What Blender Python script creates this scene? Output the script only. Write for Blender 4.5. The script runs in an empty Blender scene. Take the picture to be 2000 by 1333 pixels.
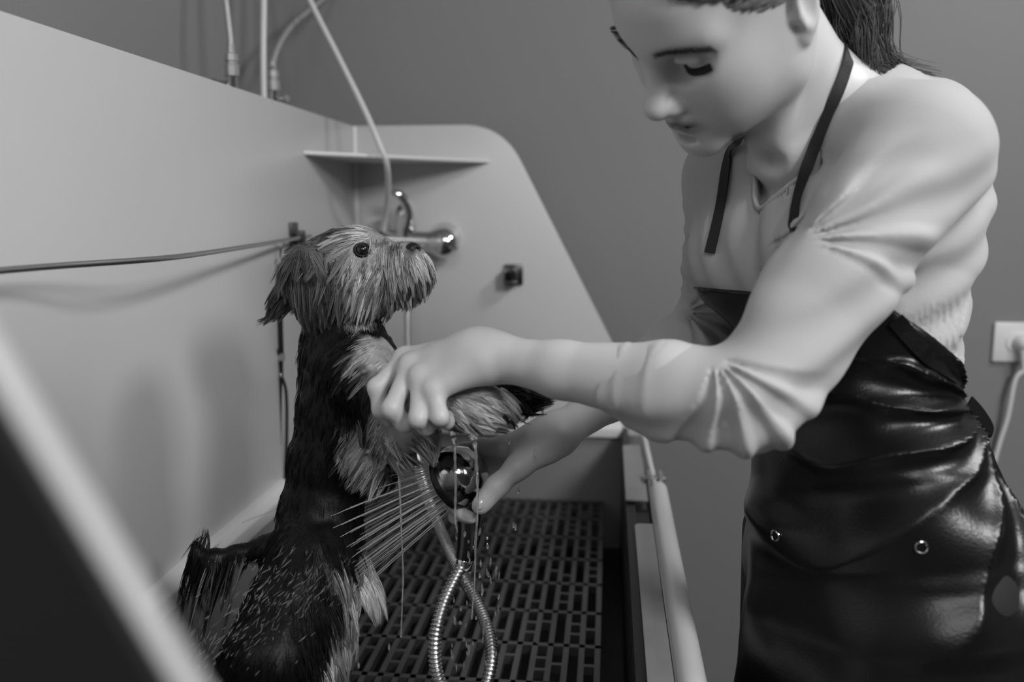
import bpy, bmesh, math, random
import numpy as np
from mathutils import Vector, Matrix

# ------------------------------------------------------------------ camera
F_PX = 1750.0
TH = math.atan(256.5 / F_PX)
PS = math.atan(190.0 / F_PX * math.cos(TH))
CAM = np.array([0.0, 0.0, 1.35])
RT = np.array([math.cos(PS), math.sin(PS), 0.0])
FWD = np.array([-math.sin(PS) * math.cos(TH), math.cos(PS) * math.cos(TH), -math.sin(TH)])
UPV = np.cross(RT, FWD)
SC = bpy.context.scene
cd = bpy.data.cameras.new('camera')
cam = bpy.data.objects.new('camera', cd)
SC.collection.objects.link(cam)
cam.location = CAM
cam.rotation_euler = (math.pi / 2 - TH, 0, PS)
cd.sensor_width = 36.0
cd.lens = F_PX / 2000.0 * 36.0
cd.clip_start = 0.02
cd.dof.use_dof = True
cd.dof.focus_distance = 1.0
cd.dof.aperture_fstop = 3.0
SC.camera = cam

# ------------------------------------------------------------------ light
world = bpy.data.worlds.new('world')
SC.world = world
world.use_nodes = True
world.node_tree.nodes['Background'].inputs[0].default_value = (1, 1, 1, 1)
world.node_tree.nodes['Background'].inputs[1].default_value = 0.15
SC.view_settings.view_transform = 'Standard'
SC.view_settings.look = 'None'
SC.view_settings.gamma = 1.0
SC.view_settings.use_curve_mapping = False
SC.view_settings.exposure = -0.10
SC.cycles.use_denoising = True
SC.cycles.max_bounces = 8
SC.cycles.transparent_max_bounces = 16


def area(name, loc, target, size, power, size_y=None):
    l = bpy.data.lights.new(name, 'AREA')
    l.energy = power
    l.size = size
    if size_y:
        l.shape = 'RECTANGLE'
        l.size_y = size_y
    o = bpy.data.objects.new(name, l)
    SC.collection.objects.link(o)
    o.location = loc
    d = Vector(target) - Vector(loc)
    o.rotation_euler = d.to_track_quat('-Z', 'Y').to_euler()
    return o


area('ceiling_and_fill_lamp', (1.25, 0.95, 2.66), (0.1, 1.0, 1.0), 0.55, 28.0)
area('ceiling_and_fill_lamp', (1.35, -0.65, 2.40), (0.0, 1.0, 1.1), 0.5, 33.0)
area('ceiling_and_fill_lamp', (0.15, -1.0, 2.45), (0.1, 1.0, 1.1), 0.6, 9.0)  # weak fill light added from the front, no real lamp there

# ------------------------------------------------------------------ helpers
def W(px, py, d):
    """a place in the room seen at that spot, d metres in front of the lens"""
    return CAM + d * (FWD + RT * ((px - 1000) / F_PX) + UPV * ((666.5 - py) / F_PX))


def A(*v):
    return np.array(v, dtype=float)


def nrm(v):
    v = np.asarray(v, float)
    return v / np.linalg.norm(v)


def smooth(me, on=True):
    me.polygons.foreach_set('use_smooth', [on] * len(me.polygons))


def link(name, me, mat=None, parent=None):
    o = bpy.data.objects.new(name, me)
    SC.collection.objects.link(o)
    if mat:
        me.materials.append(mat)
    if parent:
        o.parent = parent
    return o


def tag(o, label, cat, group=None, kind=None):
    o['label'] = label
    o['category'] = cat
    if group:
        o['group'] = group
    if kind:
        o['kind'] = kind
    return o


def empty(name, loc=(0, 0, 0)):
    o = bpy.data.objects.new(name, None)
    SC.collection.objects.link(o)
    o.empty_display_size = 0.02
    return o


def struct(o):
    o['kind'] = 'structure'
    return o


class MB:
    """collects plain shapes into one mesh"""

    def __init__(s):
        s.v = []
        s.f = []

    def add(s, v, f):
        n = len(s.v)
        s.v += [tuple(map(float, p)) for p in v]
        s.f += [tuple(i + n for i in q) for q in f]
        return s

    def box(s, lo, hi):
        x0, y0, z0 = lo
        x1, y1, z1 = hi
        v = [(x0, y0, z0), (x1, y0, z0), (x1, y1, z0), (x0, y1, z0), (x0, y0, z1), (x1, y0, z1), (x1, y1, z1), (x0, y1, z1)]
        return s.add(v, [(0, 3, 2, 1), (4, 5, 6, 7), (0, 1, 5, 4), (1, 2, 6, 5), (2, 3, 7, 6), (3, 0, 4, 7)])

    def prism(s, poly, axis, a, b):
        """poly: 2D outline extruded along axis from a to b"""
        n = len(poly)

        def put(p, t):
            q = list(p)
            q.insert(axis, t)
            return q
        v = [put(p, a) for p in poly] + [put(p, b) for p in poly]
        f = [tuple(range(n))[::-1], tuple(range(n, 2 * n))]
        f += [(i, (i + 1) % n, n + (i + 1) % n, n + i) for i in range(n)]
        return s.add(v, f)

    def tube(s, pts, r, n=12, closed=False, cap=True, flat=1.0):
        pts = [np.asarray(p, float) for p in pts]
        m = len(pts)
        rs = list(r) if hasattr(r, '__len__') else [r] * m
        T = []
        for i in range(m):
            if closed:
                t = pts[(i + 1) % m] - pts[i - 1]
            else:
                t = pts[min(i + 1, m - 1)] - pts[max(i - 1, 0)]
            T.append(nrm(t))
        ref = A(0, 0, 1) if abs(T[0][2]) < 0.9 else A(1, 0, 0)
        n1 = nrm(np.cross(T[0], ref))
        v = []
        for i in range(m):
            n1 = nrm(n1 - T[i] * (n1 @ T[i]))
            n2 = np.cross(T[i], n1)
            for k in range(n):
                a = 2 * math.pi * k / n
                v.append(pts[i] + rs[i] * (n1 * math.cos(a) + n2 * math.sin(a) * flat))
        f = []
        for i in range(m if closed else m - 1):
            j = (i + 1) % m
            for k in range(n):
                l = (k + 1) % n
                f.append((i * n + k, i * n + l, j * n + l, j * n + k))
        if cap and not closed:
            f.append(tuple(range(n))[::-1])
            f.append(tuple(range((m - 1) * n, m * n)))
        return s.add(v, f)

    def lathe(s, prof, origin, axis, n=28):
        """prof: (distance along axis, radius)"""
        ax = nrm(axis)
        ref = A(0, 0, 1) if abs(ax[2]) < 0.9 else A(1, 0, 0)
        e1 = nrm(np.cross(ax, ref))
        e2 = np.cross(ax, e1)
        o = np.asarray(origin, float)
        v = []
        for h, r in prof:
            for k in range(n):
                a = 2 * math.pi * k / n
                v.append(o + ax * h + max(r, 1e-5) * (e1 * math.cos(a) + e2 * math.sin(a)))
        f = []
        for i in range(len(prof) - 1):
            for k in range(n):
                l = (k + 1) % n
                f.append((i * n + k, i * n + l, (i + 1) * n + l, (i + 1) * n + k))
        f.append(tuple(range(n))[::-1])
        f.append(tuple(range((len(prof) - 1) * n, len(prof) * n)))
        return s.add(v, f)

    def torus(s, c, axis, R, r, n=24, m=10):
        ax = nrm(axis)
        ref = A(0, 0, 1) if abs(ax[2]) < 0.9 else A(1, 0, 0)
        e1 = nrm(np.cross(ax, ref))
        e2 = np.cross(ax, e1)
        return s.tube([np.asarray(c) + R * (e1 * math.cos(t) + e2 * math.sin(t)) for t in np.linspace(0, 2 * math.pi, n, endpoint=False)], r, m, closed=True)

    def build(s, name, mat, parent=None, sm=True, bevel=0.0, seg=2):
        me = bpy.data.meshes.new(name)
        me.from_pydata(s.v, [], s.f)
        bm = bmesh.new()
        bm.from_mesh(me)
        bmesh.ops.recalc_face_normals(bm, faces=bm.faces)
        if bevel:
            ed = [e for e in bm.edges if len(e.link_faces) == 2 and e.calc_face_angle(0) > 0.6]
            bmesh.ops.bevel(bm, geom=ed, offset=bevel, segments=seg, profile=0.5, affect='EDGES', clamp_overlap=True)
        bm.to_mesh(me)
        bm.free()
        o = link(name, me, mat, parent)
        if sm:
            smooth(me)
            me.set_sharp_from_angle(angle=math.radians(40))
        return o


def spline(pts, n=12):
    """Catmull-Rom through the points"""
    P = [np.asarray(p, float) for p in pts]
    P = [2 * P[0] - P[1]] + P + [2 * P[-1] - P[-2]]
    out = []
    for i in range(1, len(P) - 2):
        a, b, c, d = P[i - 1:i + 3]
        for t in np.linspace(0, 1, n, endpoint=False):
            out.append(0.5 * (2 * b + (c - a) * t + (2 * a - 5 * b + 4 * c - d) * t * t + (3 * b - a - 3 * c + d) * t ** 3))
    out.append(P[-2])
    return out


# ------------------------------------------------------------------ materials
def mat(name, g, rough=0.5, metal=0.0, spec=0.5, sss=0.0, bump=None, vary=None, attr=None, coat=0.0, sheen=0.0, trans=0.0, ior=1.45, aniso=0):
    """g grey base; bump=(scale, strength, kind); vary=(scale, amount) patchy wear"""
    m = bpy.data.materials.new(name)
    m.use_nodes = True
    nt = m.node_tree
    b = nt.nodes['Principled BSDF']
    b.inputs['Base Color'].default_value = (g, g, g, 1)
    b.inputs['Roughness'].default_value = rough
    b.inputs['Metallic'].default_value = metal
    b.inputs['Specular IOR Level'].default_value = spec
    b.inputs['IOR'].default_value = ior
    if coat:
        b.inputs['Coat Weight'].default_value = coat
        b.inputs['Coat Roughness'].default_value = 0.12
    if sheen:
        b.inputs['Sheen Weight'].default_value = sheen
    if trans:
        b.inputs['Transmission Weight'].default_value = trans
    if sss:
        b.inputs['Subsurface Weight'].default_value = sss
        b.inputs['Subsurface Radius'].default_value = (1, 1, 1)
        b.inputs['Subsurface Scale'].default_value = 0.006
    tc = nt.nodes.new('ShaderNodeTexCoord')
    src = None
    if attr:
        at = nt.nodes.new('ShaderNodeAttribute')
        at.attribute_name = attr
        src = at.outputs['Color']
        nt.links.new(src, b.inputs['Base Color'])
    if vary:
        n = nt.nodes.new('ShaderNodeTexNoise')
        n.inputs['Scale'].default_value = vary[0]
        n.inputs['Detail'].default_value = 4
        nt.links.new(tc.outputs['Object'], n.inputs['Vector'])
        r = nt.nodes.new('ShaderNodeMapRange')
        r.inputs['From Min'].default_value = 0.3
        r.inputs['From Max'].default_value = 0.7
        r.inputs['To Min'].default_value = 1 - vary[1]
        r.inputs['To Max'].default_value = 1 + vary[1]
        nt.links.new(n.outputs['Fac'], r.inputs['Value'])
        mx = nt.nodes.new('ShaderNodeMix')
        mx.data_type = 'RGBA'
        mx.blend_type = 'MULTIPLY'
        mx.inputs['Factor'].default_value = 1
        if src is not None:
            nt.links.new(src, mx.inputs['A'])
        else:
            mx.inputs['A'].default_value = (g, g, g, 1)
        nt.links.new(r.outputs['Result'], mx.inputs['B'])
        nt.links.new(mx.outputs['Result'], b.inputs['Base Color'])
    if bump:
        kind = bump[2] if len(bump) > 2 else 'noise'
        if kind == 'noise':
            n = nt.nodes.new('ShaderNodeTexNoise')
            n.inputs['Scale'].default_value = bump[0]
            n.inputs['Detail'].default_value = 5
            out = n.outputs['Fac']
        else:
            n = nt.nodes.new('ShaderNodeTexWave')
            n.bands_direction = kind
            n.inputs['Scale'].default_value = bump[0]
            out = n.outputs['Fac']
        nt.links.new(tc.outputs['Object'], n.inputs['Vector'])
        bp = nt.nodes.new('ShaderNodeBump')
        bp.inputs['Strength'].default_value = bump[1]
        bp.inputs['Distance'].default_value = 0.002
        nt.links.new(out, bp.inputs['Height'])
        nt.links.new(bp.outputs['Normal'], b.inputs['Normal'])
    return m


M = {}
M['wall'] = mat('wall_paint', 0.225, 0.75, bump=(260, 0.25), vary=(1.3, 0.04))
M['ceiling'] = mat('ceiling_paint', 0.6, 0.9)
M['floor'] = mat('floor_tile', 0.16, 0.4)
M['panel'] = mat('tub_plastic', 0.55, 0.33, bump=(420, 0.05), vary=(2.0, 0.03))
M['tub_dark'] = mat('tub_base_and_shade', 0.014, 0.5)  # dark base colour, also used as painted shade on the near end
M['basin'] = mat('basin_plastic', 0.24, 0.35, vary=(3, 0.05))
M['trim'] = mat('rim_moulding', 0.68, 0.35)
M['grate'] = mat('grate_plastic', 0.06, 0.28, vary=(14, 0.25))
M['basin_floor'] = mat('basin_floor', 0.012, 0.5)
M['chrome'] = mat('chrome', 0.75, 0.07, metal=1.0)
M['dark_chrome'] = mat('dark_chrome', 0.5, 0.10, metal=1.0)
M['steel'] = mat('brushed_steel', 0.62, 0.32, metal=1.0)
M['gunmetal'] = mat('gunmetal', 0.12, 0.25, metal=1.0)
M['braid'] = mat('braided_steel', 0.5, 0.35, metal=0.5, bump=(700, 0.6))
M['alu'] = mat('coated_steel', 0.34, 0.4, metal=0.3, vary=(30, 0.06))
M['black'] = mat('black_plastic', 0.012, 0.25)
M['strap'] = mat('black_nylon', 0.012, 0.6, bump=(900, 0.4))
M['white_hose'] = mat('white_rubber', 0.62, 0.4)
M['white_plastic'] = mat('white_plastic', 0.74, 0.35)
M['skin'] = mat('skin', 0.46, 0.42, sss=0.25, attr='tone', bump=(600, 0.10))
M['lip'] = mat('lip_skin', 0.2, 0.35)
M['nail'] = mat('nail', 0.5, 0.2)
M['shirt'] = mat('jersey_cotton', 0.46, 0.85, sheen=0.2, bump=(1100, 0.25))
M['apron'] = mat('black_coated_cloth', 0.006, 0.28, spec=0.5, bump=(380, 0.12))
M['trousers'] = mat('black_trousers', 0.012, 0.7)
M['hair'] = mat('brown_hair', 0.10, 0.38, attr='tone')
M['brow'] = mat('brow_hair', 0.03, 0.6)
M['fur'] = mat('dog_fur', 0.3, 0.5, attr='tone', spec=0.35)
M['wetfur'] = mat('wet_dog_coat', 0.3, 0.48, attr='tone', spec=0.3, bump=(300, 0.2))
M['eye'] = mat('dog_eye', 0.006, 0.03, spec=0.8)
M['nose'] = mat('dog_nose', 0.008, 0.22, bump=(700, 0.5))
M['water'] = mat('water', 0.95, 0.02, trans=0.9, ior=1.33)
M['spray'] = mat('water_spray', 0.9, 0.08, trans=0.55, ior=1.33)

# ------------------------------------------------------------------ room
def plane_box(name, lo, hi, m):
    return struct(MB().box(lo, hi).build(name, m, sm=False))


XL, YF = -0.72, 2.06
plane_box('wall_left', (XL - .1, -2.2, 0), (XL, YF + .1, 2.7), M['wall'])
plane_box('wall_far', (XL, YF, 0), (2.6, YF + .1, 2.7), M['wall'])
plane_box('wall_right', (2.6, -2.2, 0), (2.7, YF + .1, 2.7), M['wall'])
plane_box('wall_near', (XL, -2.3, 0), (2.6, -2.2, 2.7), M['wall'])
plane_box('floor', (XL - .1, -2.3, -.1), (2.7, YF + .1, 0), M['floor'])
plane_box('ceiling', (XL - .1, -2.3, 2.7), (2.7, YF + .1, 2.8), M['ceiling'])

# ------------------------------------------------------------------ grooming tub
ZC = 1.35
XB = -0.557           # inner face of the back panel
YE = 1.95             # inner face of the far end panel
YN = 0.171            # outer face of the near end panel
ZR = ZC - 0.466       # rim height
ZG = ZC - 0.645       # top of the grate
ZT = ZC + 0.181       # top of the panels
tub = empty('grooming_tub')
tag(tub, 'grey plastic dog grooming tub with tall splash panels and slanted ends', 'grooming tub')
T = 0.016
MB().box((XB - T, YN, ZR - .30), (XB, YE + T, ZT)).build('back_panel', M['panel'], tub, bevel=0.002)


def end_outline(sl=0.516, x0=-0.231):
    # slanted end panel with a rounded shoulder, (x, z)
    p = [(XB, ZR - .03)]
    p.append((XB, ZT))
    cx0, cz0 = -0.285, ZT
    dirs = nrm(A(sl, -1.0))
    corner = A(x0, ZT)
    a0 = corner + A(-0.085, 0)
    a1 = corner + dirs * 0.085
    for t in np.linspace(0, 1, 14):
        p.append(tuple((1 - t) ** 2 * a0 + 2 * t * (1 - t) * corner + t * t * a1))
    zb = ZR - .0
    p.append((corner[0] + sl * (ZT - zb), zb))
    p.append((corner[0] + sl * (ZT - zb), ZR - .03))
    return p


MB().prism(end_outline(), 1, YE, YE + T).build('end_panel', M['panel'], tub, bevel=0.0025)
ne = MB().prism(end_outline(.55, -.2450), 1, YN, YN + .009).build('end_panel', M['panel'], tub, bevel=0.0025)
# added dark sheet: shade painted over the outside of the near end
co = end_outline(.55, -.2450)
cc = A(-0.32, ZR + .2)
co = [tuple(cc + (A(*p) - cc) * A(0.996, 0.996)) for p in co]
MB().prism(co, 1, YN - .004, YN + .0005).build('end_shade_sheet', M['tub_dark'], tub)
# corner seam bead
MB().tube([(XB + .003, YE - .003, ZR), (XB + .003, YE - .003, ZT - .001)], 0.0045, 8).build('corner_seam', M['trim'], tub)
# rim mouldings along the back and the far end
MB().prism([(XB - .001, ZR + .005), (XB + .012, ZR + .003), (XB + .022, ZR - .010), (XB + .022, ZR - .032), (XB - .001, ZR - .032)], 1, YN + T, YE).build('rim_moulding', M['trim'], tub, bevel=0.002)
pr = [(YE + .001, ZR + .005), (YE - .012, ZR + .003), (YE - .022, ZR - .010), (YE - .022, ZR - .030), (YE + .001, ZR - .030)]
MB().prism(pr, 0, XB + .02, 0.035).build('rim_moulding', M['trim'], tub, bevel=0.002)
# basin
XR = 0.036
b = MB()
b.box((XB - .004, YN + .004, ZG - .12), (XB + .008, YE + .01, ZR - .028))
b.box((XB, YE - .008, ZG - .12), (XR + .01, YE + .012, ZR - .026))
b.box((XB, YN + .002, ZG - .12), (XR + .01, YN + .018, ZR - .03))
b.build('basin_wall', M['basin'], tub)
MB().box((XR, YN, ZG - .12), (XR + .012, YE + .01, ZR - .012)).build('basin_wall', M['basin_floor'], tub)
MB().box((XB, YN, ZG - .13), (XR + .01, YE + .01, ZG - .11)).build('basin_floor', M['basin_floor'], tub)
MB().box((XB - .01, YN + .01, ZG - .36), (XR + .03, YE, ZG - .125)).build('base_cabinet', M['tub_dark'], tub, bevel=.004)
for x in (XB + .05, XR - .05):
    for y in (YN + .1, YE - .1):
        MB().lathe([(0, .03), (.01, .03), (.02, .018), (ZG - .36, .018)], (x, y, 0), (0, 0, 1)).build('leg', M['steel'], tub)
# right hand rim: two flange plates with a gap, bracket, rail
def flange(y0, y1, x0, x1, m, z=ZR):
    r = 0.010
    p = [(x0, y0), (x1, y0), (x1, y1)]
    for t in np.linspace(0, math.pi / 2, 6):
        p.append((x0 + r - r * math.sin(t), y1 - r + r * math.cos(t)))
    for t in np.linspace(0, math.pi / 2, 6):
        pass
    return MB().prism(p, 2, z - .004, z).build('rim_plate', m, tub, bevel=0.001)


flange(1.415, 1.76, 0.034, 0.070, M['alu'])
flange(YN, 1.305, 0.045, 0.072, M['alu'])
MB().box((0.034, YN, ZR - .045), (0.049, 1.76, ZR - .006)).build('door_channel', M['black'], tub)
b = MB()
b.box((0.073, YN, ZR - .03), (0.0765, 1.80, ZR - .002))
b.box((0.079, YN, ZR - .034), (0.082, 1.80, ZR - .006))
b.box((0.036, YN, ZR - .05), (0.084, 1.80, ZR - .034))
b.build('rim_track', M['steel'], tub)
b = MB().box((0.040, 1.32, ZR - .030), (0.070, 1.40, ZR - .012))
b.build('slot_plate', M['black'], tub)
# safety rail
MB().lathe([(0, .013), (.004, .0145), (1.28, .0145), (1.29, .012), (1.30, .006)], (0.090, 0.20, ZR - .003), (0, 1, 0)).build('side_rail', M['white_plastic'], tub)
MB().tube([(0.086, 1.48, ZR), (0.082, 1.62, ZR + .003), (0.078, 1.86, ZR + .006)], 0.005, 10).build('rail_rod', M['white_plastic'], tub)
b = MB().box((0.074, 1.50, ZR - .012), (0.079, 1.535, ZR + .016))
b.box((0.093, 1.50, ZR - .012), (0.098, 1.535, ZR + .016))
b.box((0.074, 1.50, ZR - .016), (0.098, 1.535, ZR - .010))
br = b.build('rail_bracket', M['alu'], tub)
MB().lathe([(0, .0045), (.036, .0045)], (0.068, 1.516, ZR + .006), (1, 0, 0)).build('bolt', M['steel'], br)
# corner shelf (triangular)
zs = ZC + 0.107
MB().prism([(XB, 1.62), (XB, YE), (-0.256, YE)], 2, zs - .007, zs).build('corner_shelf', M['trim'], tub, bevel=.0012)

# ------------------------------------------------------------------ grate
def grate():
    g = MB()
    x0, x1, y0, y1 = XB + .012, XR - .026, YN + .03, YE - .012
    z0, z1 = ZG - .014, ZG
    pitch, bar = 0.0232, 0.0085
    row = 0.112
    n = int((x1 - x0) / pitch)
    for i in range(n + 1):
        x = x0 + i * pitch
        g.box((x, y0, z0), (x + bar, y1, z1))
    rows = int((y1 - y0) / row) + 1
    for r in range(rows):
        y = y1 - r * row
        if y - .0095 < y0:
            break
        g.box((x0, y - .0095, z0), (x0 + n * pitch + bar, y, z1))
    rnd = random.Random(5)
    pat = [(), (0.5,), (0.34, 0.67), (), (0.30,), (0.5,), (), (0.68,), (0.34, 0.67)]
    for r in range(rows):
        yt = y1 - r * row - .0095
        for i in range(n):
            cuts = pat[(i * 2 + r * 4) % len(pat)]
            for c in cuts:
                yy = yt - c * (row - .0095)
                if yy > y0 + .01:
                    x = x0 + i * pitch + bar * .5
                    g.box((x, yy - .0035, z0), (x + pitch, yy + .0035, z1 - .0004))
    # rounded feet along the far edge
    o = g.build('floor_grate', M['grate'], None, bevel=0.0)
    return tag(o, 'black slotted plastic floor grate lying in the bottom of the tub', 'floor grate')


grate()

# ------------------------------------------------------------------ things on the tub and the walls
def PY(px, py, y):
    """the point of the vertical plane at depth y seen at that spot"""
    d = FWD + RT * ((px - 1000) / F_PX) + UPV * ((666.5 - py) / F_PX)
    return CAM + d * (y / d[1])


# tether rail with its bracket
rl = empty('tether_rail', (XB, 1.56, ZC - .05))
tag(rl, 'thin bowed metal rod running along the splash panel at dog height', 'rail')
pts = spline([(-0.557, .30, ZC - .050), (-0.540, .55, ZC - .052), (-0.520, .771, ZC - .0523), (-0.484, .947, ZC - .0525), (-0.508, 1.22, ZC - .0515), (-0.535, 1.458, ZC - .050), (-0.547, 1.615, ZC - .048)], 10)
MB().tube(pts, 0.0034, 10).build('rod', M['steel'], rl)
b = MB()
b.box((XB - .001, 1.528, ZC - .078), (XB + .006, 1.562, ZC - .022))
b.box((XB + .004, 1.538, ZC - .060), (XB + .022, 1.554, ZC - .036))
b.build('bracket', M['gunmetal'], rl, bevel=.002)

# leash hanging from the rail
ls = empty('leash', (-0.531, 1.458, ZC - .06))
tag(ls, 'black nylon grooming loop hanging from the metal rod behind the dog', 'leash')
LY = 1.455


def ribbon(pts2, w, name, m, y=LY, th=.0016, dy=None, parent=ls):
    """strap: flat ribbon facing the room through (px, py) places on one plane"""
    P = spline([PY(a, c, y) for a, c in pts2], 8)
    mb = MB()
    v = []
    for i, p in enumerate(P):
        t = nrm(P[min(i + 1, len(P) - 1)] - P[max(i - 1, 0)])
        s = nrm(np.cross(t, A(0.25, 1, 0)))
        yy = A(0, th / 2, 0)
        v += [p - s * w / 2 - yy, p + s * w / 2 - yy, p + s * w / 2 + yy, p - s * w / 2 + yy]
    f = []
    for i in range(len(P) - 1):
        for k in range(4):
            f.append((i * 4 + k, i * 4 + (k + 1) % 4, i * 4 + 4 + (k + 1) % 4, i * 4 + 4 + k))
    f += [(3, 2, 1, 0), tuple(range(len(v) - 4, len(v)))]
    mb.add(v, f)
    return mb.build(name, m, parent)


MB().torus(PY(549, 474, LY), (.3, 1, 0), .0055, .0016).build('ring', M['chrome'], ls)
b = MB().tube([PY(549, 480, LY), PY(548, 492, LY), PY(547, 503, LY)], [.0016, .0024, .002], 8)
b.torus(PY(547, 512, LY), (0, 1, 0.2), .0065, .0016)
b.build('snap_clip', M['chrome'], ls)
ribbon([(546, 516), (546, 560), (547, 620), (549, 690)], .0105, 'strap', M['strap'])
ribbon([(541, 598), (532, 625), (523, 655), (526, 672), (540, 686), (548, 690)], .008, 'strap_loop', M['strap'], y=LY - .004)
ribbon([(549, 690), (549, 705)], .013, 'slider', M['dark_chrome'], th=.005, y=LY - .002)
ribbon([(549, 705), (549, 735)], .0085, 'strap', M['strap'])
MB().torus(PY(549, 733, LY), (1, .3, 0), .004, .0014).build('ring', M['chrome'], ls)
ribbon([(548, 737), (546, 800), (546, 880), (549, 960), (552, 1010)], .0075, 'strap', M['strap'])
ribbon([(551, 737), (559, 770), (560, 850), (557, 930), (553, 1010)], .006, 'strap', M['strap'], y=LY - .004)

# mixer tap on the far panel
tap = empty('mixer_tap', (-0.40, YE, ZC - .07))
tag(tap, 'chrome lever mixer tap on the far splash panel behind the dog', 'tap')
ty = YE - .062
b = MB()
xl = PY(740, 468, ty)
xr = PY(872, 474, ty)
b.lathe([(0, .020), (.006, .0235), (.03, .0225), (.10, .0215), (.112, .0225), (.122, .0275), (.134, .0325), (.148, .0335), (.162, .0285), (.172, .018), (.175, .006)], xl, xr - xl, 32)
b.build('body', M['chrome'], tap)
for px, py in ((741, 460), (870, 464)):
    q = PY(px, py, YE)
    MB().lathe([(0, .034), (.006, .034), (.022, .028), (.036, .021), (.060, .018)], q, (0, -1, -.05), 30).build('escutcheon', M['chrome'], tap)
c = PY(792, 462, ty)
MB().lathe([(0, .018), (.01, .021), (.035, .0225), (.042, .0205), (.048, .021), (.062, .020), (.072, .012)], c - A(0, 0, .005), (0.02, -.12, 1), 30).build('cartridge', M['chrome'], tap)
lv = spline([PY(795, 440, ty - .004), PY(798, 415, ty - .010), PY(791, 394, ty - .020), PY(779, 380, ty - .032), PY(766, 375, ty - .040)], 6)
MB().tube(lv, list(np.linspace(.0225, .006, len(lv))), 14, flat=.75).build('lever', M['chrome'], tap)
MB().lathe([(0, .012), (.012, .012), (.016, .009), (.03, .009)], PY(797, 495, ty), (0, 0, -1), 20).build('outlet', M['chrome'], tap)

# square holder on the far panel
hk = empty('wall_hook', PY(1003, 536, YE))
tag(hk, 'small square dark metal holder fixed to the far splash panel', 'holder')
q = PY(1003, 536, YE)
MB().box(q + A(-.021, -.006, -.024), q + A(.021, .0005, .022)).build('mount', M['gunmetal'], hk, bevel=.003)
b = MB().box(q + A(-.017, -.04, -.020), q + A(.012, -.006, -.012))
b.box(q + A(-.017, -.04, -.012), q + A(-.012, -.006, .014))
b.box(q + A(.007, -.04, -.012), q + A(.012, -.006, .014))
b.box(q + A(-.017, -.012, -.012), q + A(.012, -.006, .014))
b.build('cradle', M['gunmetal'], hk, bevel=.002)

# water pipes and hoses rising behind the back panel
def at_x(px, py, x):
    d = FWD + RT * ((px - 1000) / F_PX) + UPV * ((666.5 - py) / F_PX)
    return CAM + d * (x / d[0])


def fitting(px, py, parent, x=-.625, s=1.0):
    p = at_x(px, py, x)
    z0 = ZT - .10
    b = MB().lathe([(0, .0075 * s), (p[2] - z0, .0075 * s)], (p[0], p[1], z0), (0, 0, 1), 18)
    b.build('pipe', M['chrome'], parent)
    MB().lathe([(0, .0085 * s), (.001, .0105 * s), (.018, .0105 * s), (.020, .0085 * s), (.024, .0085 * s), (.025, .0100 * s), (.036, .0090 * s), (.038, .006 * s), (.052, .0055 * s)], p, (0, 0, 1), 8).build('nut', M['alu'], parent)
    return p


h1 = empty('supply_hose', at_x(452, 150, -.625))
tag(h1, 'thin steel supply hose with a nut fitting, farthest left above the splash panel', 'hose')
p = fitting(453, 150, h1, s=1.2)
MB().tube(spline([p + A(0, 0, .045), at_x(449, 70, -.626), at_x(442, 10, -.632), at_x(430, -90, -.65), at_x(420, -260, -.69)], 8), .0052, 10).build('braided_hose', M['braid'], h1)
MB().lathe([(0, .006), (.02, .006), (.022, .009), (.03, .009)], p + A(-.005, -.0, -.012), (-1, -.25, 0), 12).build('side_valve', M['dark_chrome'], h1)
h2 = empty('supply_hose', at_x(535, 180, -.625))
tag(h2, 'braided steel supply hose curving up to the right beside the white pipe', 'hose')
p = fitting(535, 178, h2, s=1.1)
MB().tube(spline([p + A(0, 0, .045), at_x(531, 130, -.626), at_x(545, 88, -.63), at_x(575, 45, -.632), at_x(627, 2, -.625), at_x(690, -60, -.6)], 8), .0056, 10).build('braided_hose', M['braid'], h2)
q = at_x(548, 193, -.612)
MB().lathe([(0, .004), (.012, .004), (.014, .006), (.018, .006)], q, (1, -.5, 0), 12).build('side_valve', M['chrome'], h2)
q = at_x(515, 190, -.64)
o = MB().tube(spline([(q[0], q[1], ZT - .1), q, at_x(514, 90, -.64), at_x(515, -10, -.642), at_x(516, -300, -.65)], 6), .0060, 12).build('water_pipe', M['white_hose'])
tag(o, 'straight white water pipe rising between the two steel supply hoses', 'pipe')
o = MB().tube(spline([PY(560, -110, 1.80), PY(605, 0, 1.78), PY(660, 110, 1.75), PY(712, 215, 1.725), PY(742, 285, 1.715), PY(755, 320, 1.725), PY(758, 365, 1.78), PY(754, 415, 1.85), PY(748, 452, 1.88)], 8), .0058, 12).build('rubber_hose', M['white_hose'])
tag(o, 'pale rubber hose slanting down past the corner shelf to the tap', 'hose')

# socket, plug and cord
so = empty('wall_socket', PY(1976, 668, YF))
tag(so, 'white square power socket on the far wall behind the woman', 'socket')
q = PY(1980, 668, YF)
MB().box(q + A(-.046, -.010, -.044), q + A(.046, .001, .044)).build('face_plate', M['white_plastic'], so, bevel=.004)
MB().lathe([(0, .024), (.002, .022), (.003, .022)], q + A(.002, -.010, 0), (0, -1, 0)).build('socket_well', M['white_plastic'], so)
pc = empty('power_plug', q)
tag(pc, 'white plug with a hanging cord, pushed into the wall socket', 'plug')
MB().lathe([(0, .021), (.012, .0205), (.022, .017), (.030, .012), (.032, .006)], q + A(.012, -.0105, 0), (0, -1, 0)).build('plug_body', M['white_plastic'], pc)
qq = q + A(.010, -.03, -.012)
MB().tube([qq, qq + A(0, -.004, -.02), qq + A(.001, -.004, -.05)], [.010, .008, .005], 10).build('strain_relief', M['white_plastic'], pc)
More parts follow.
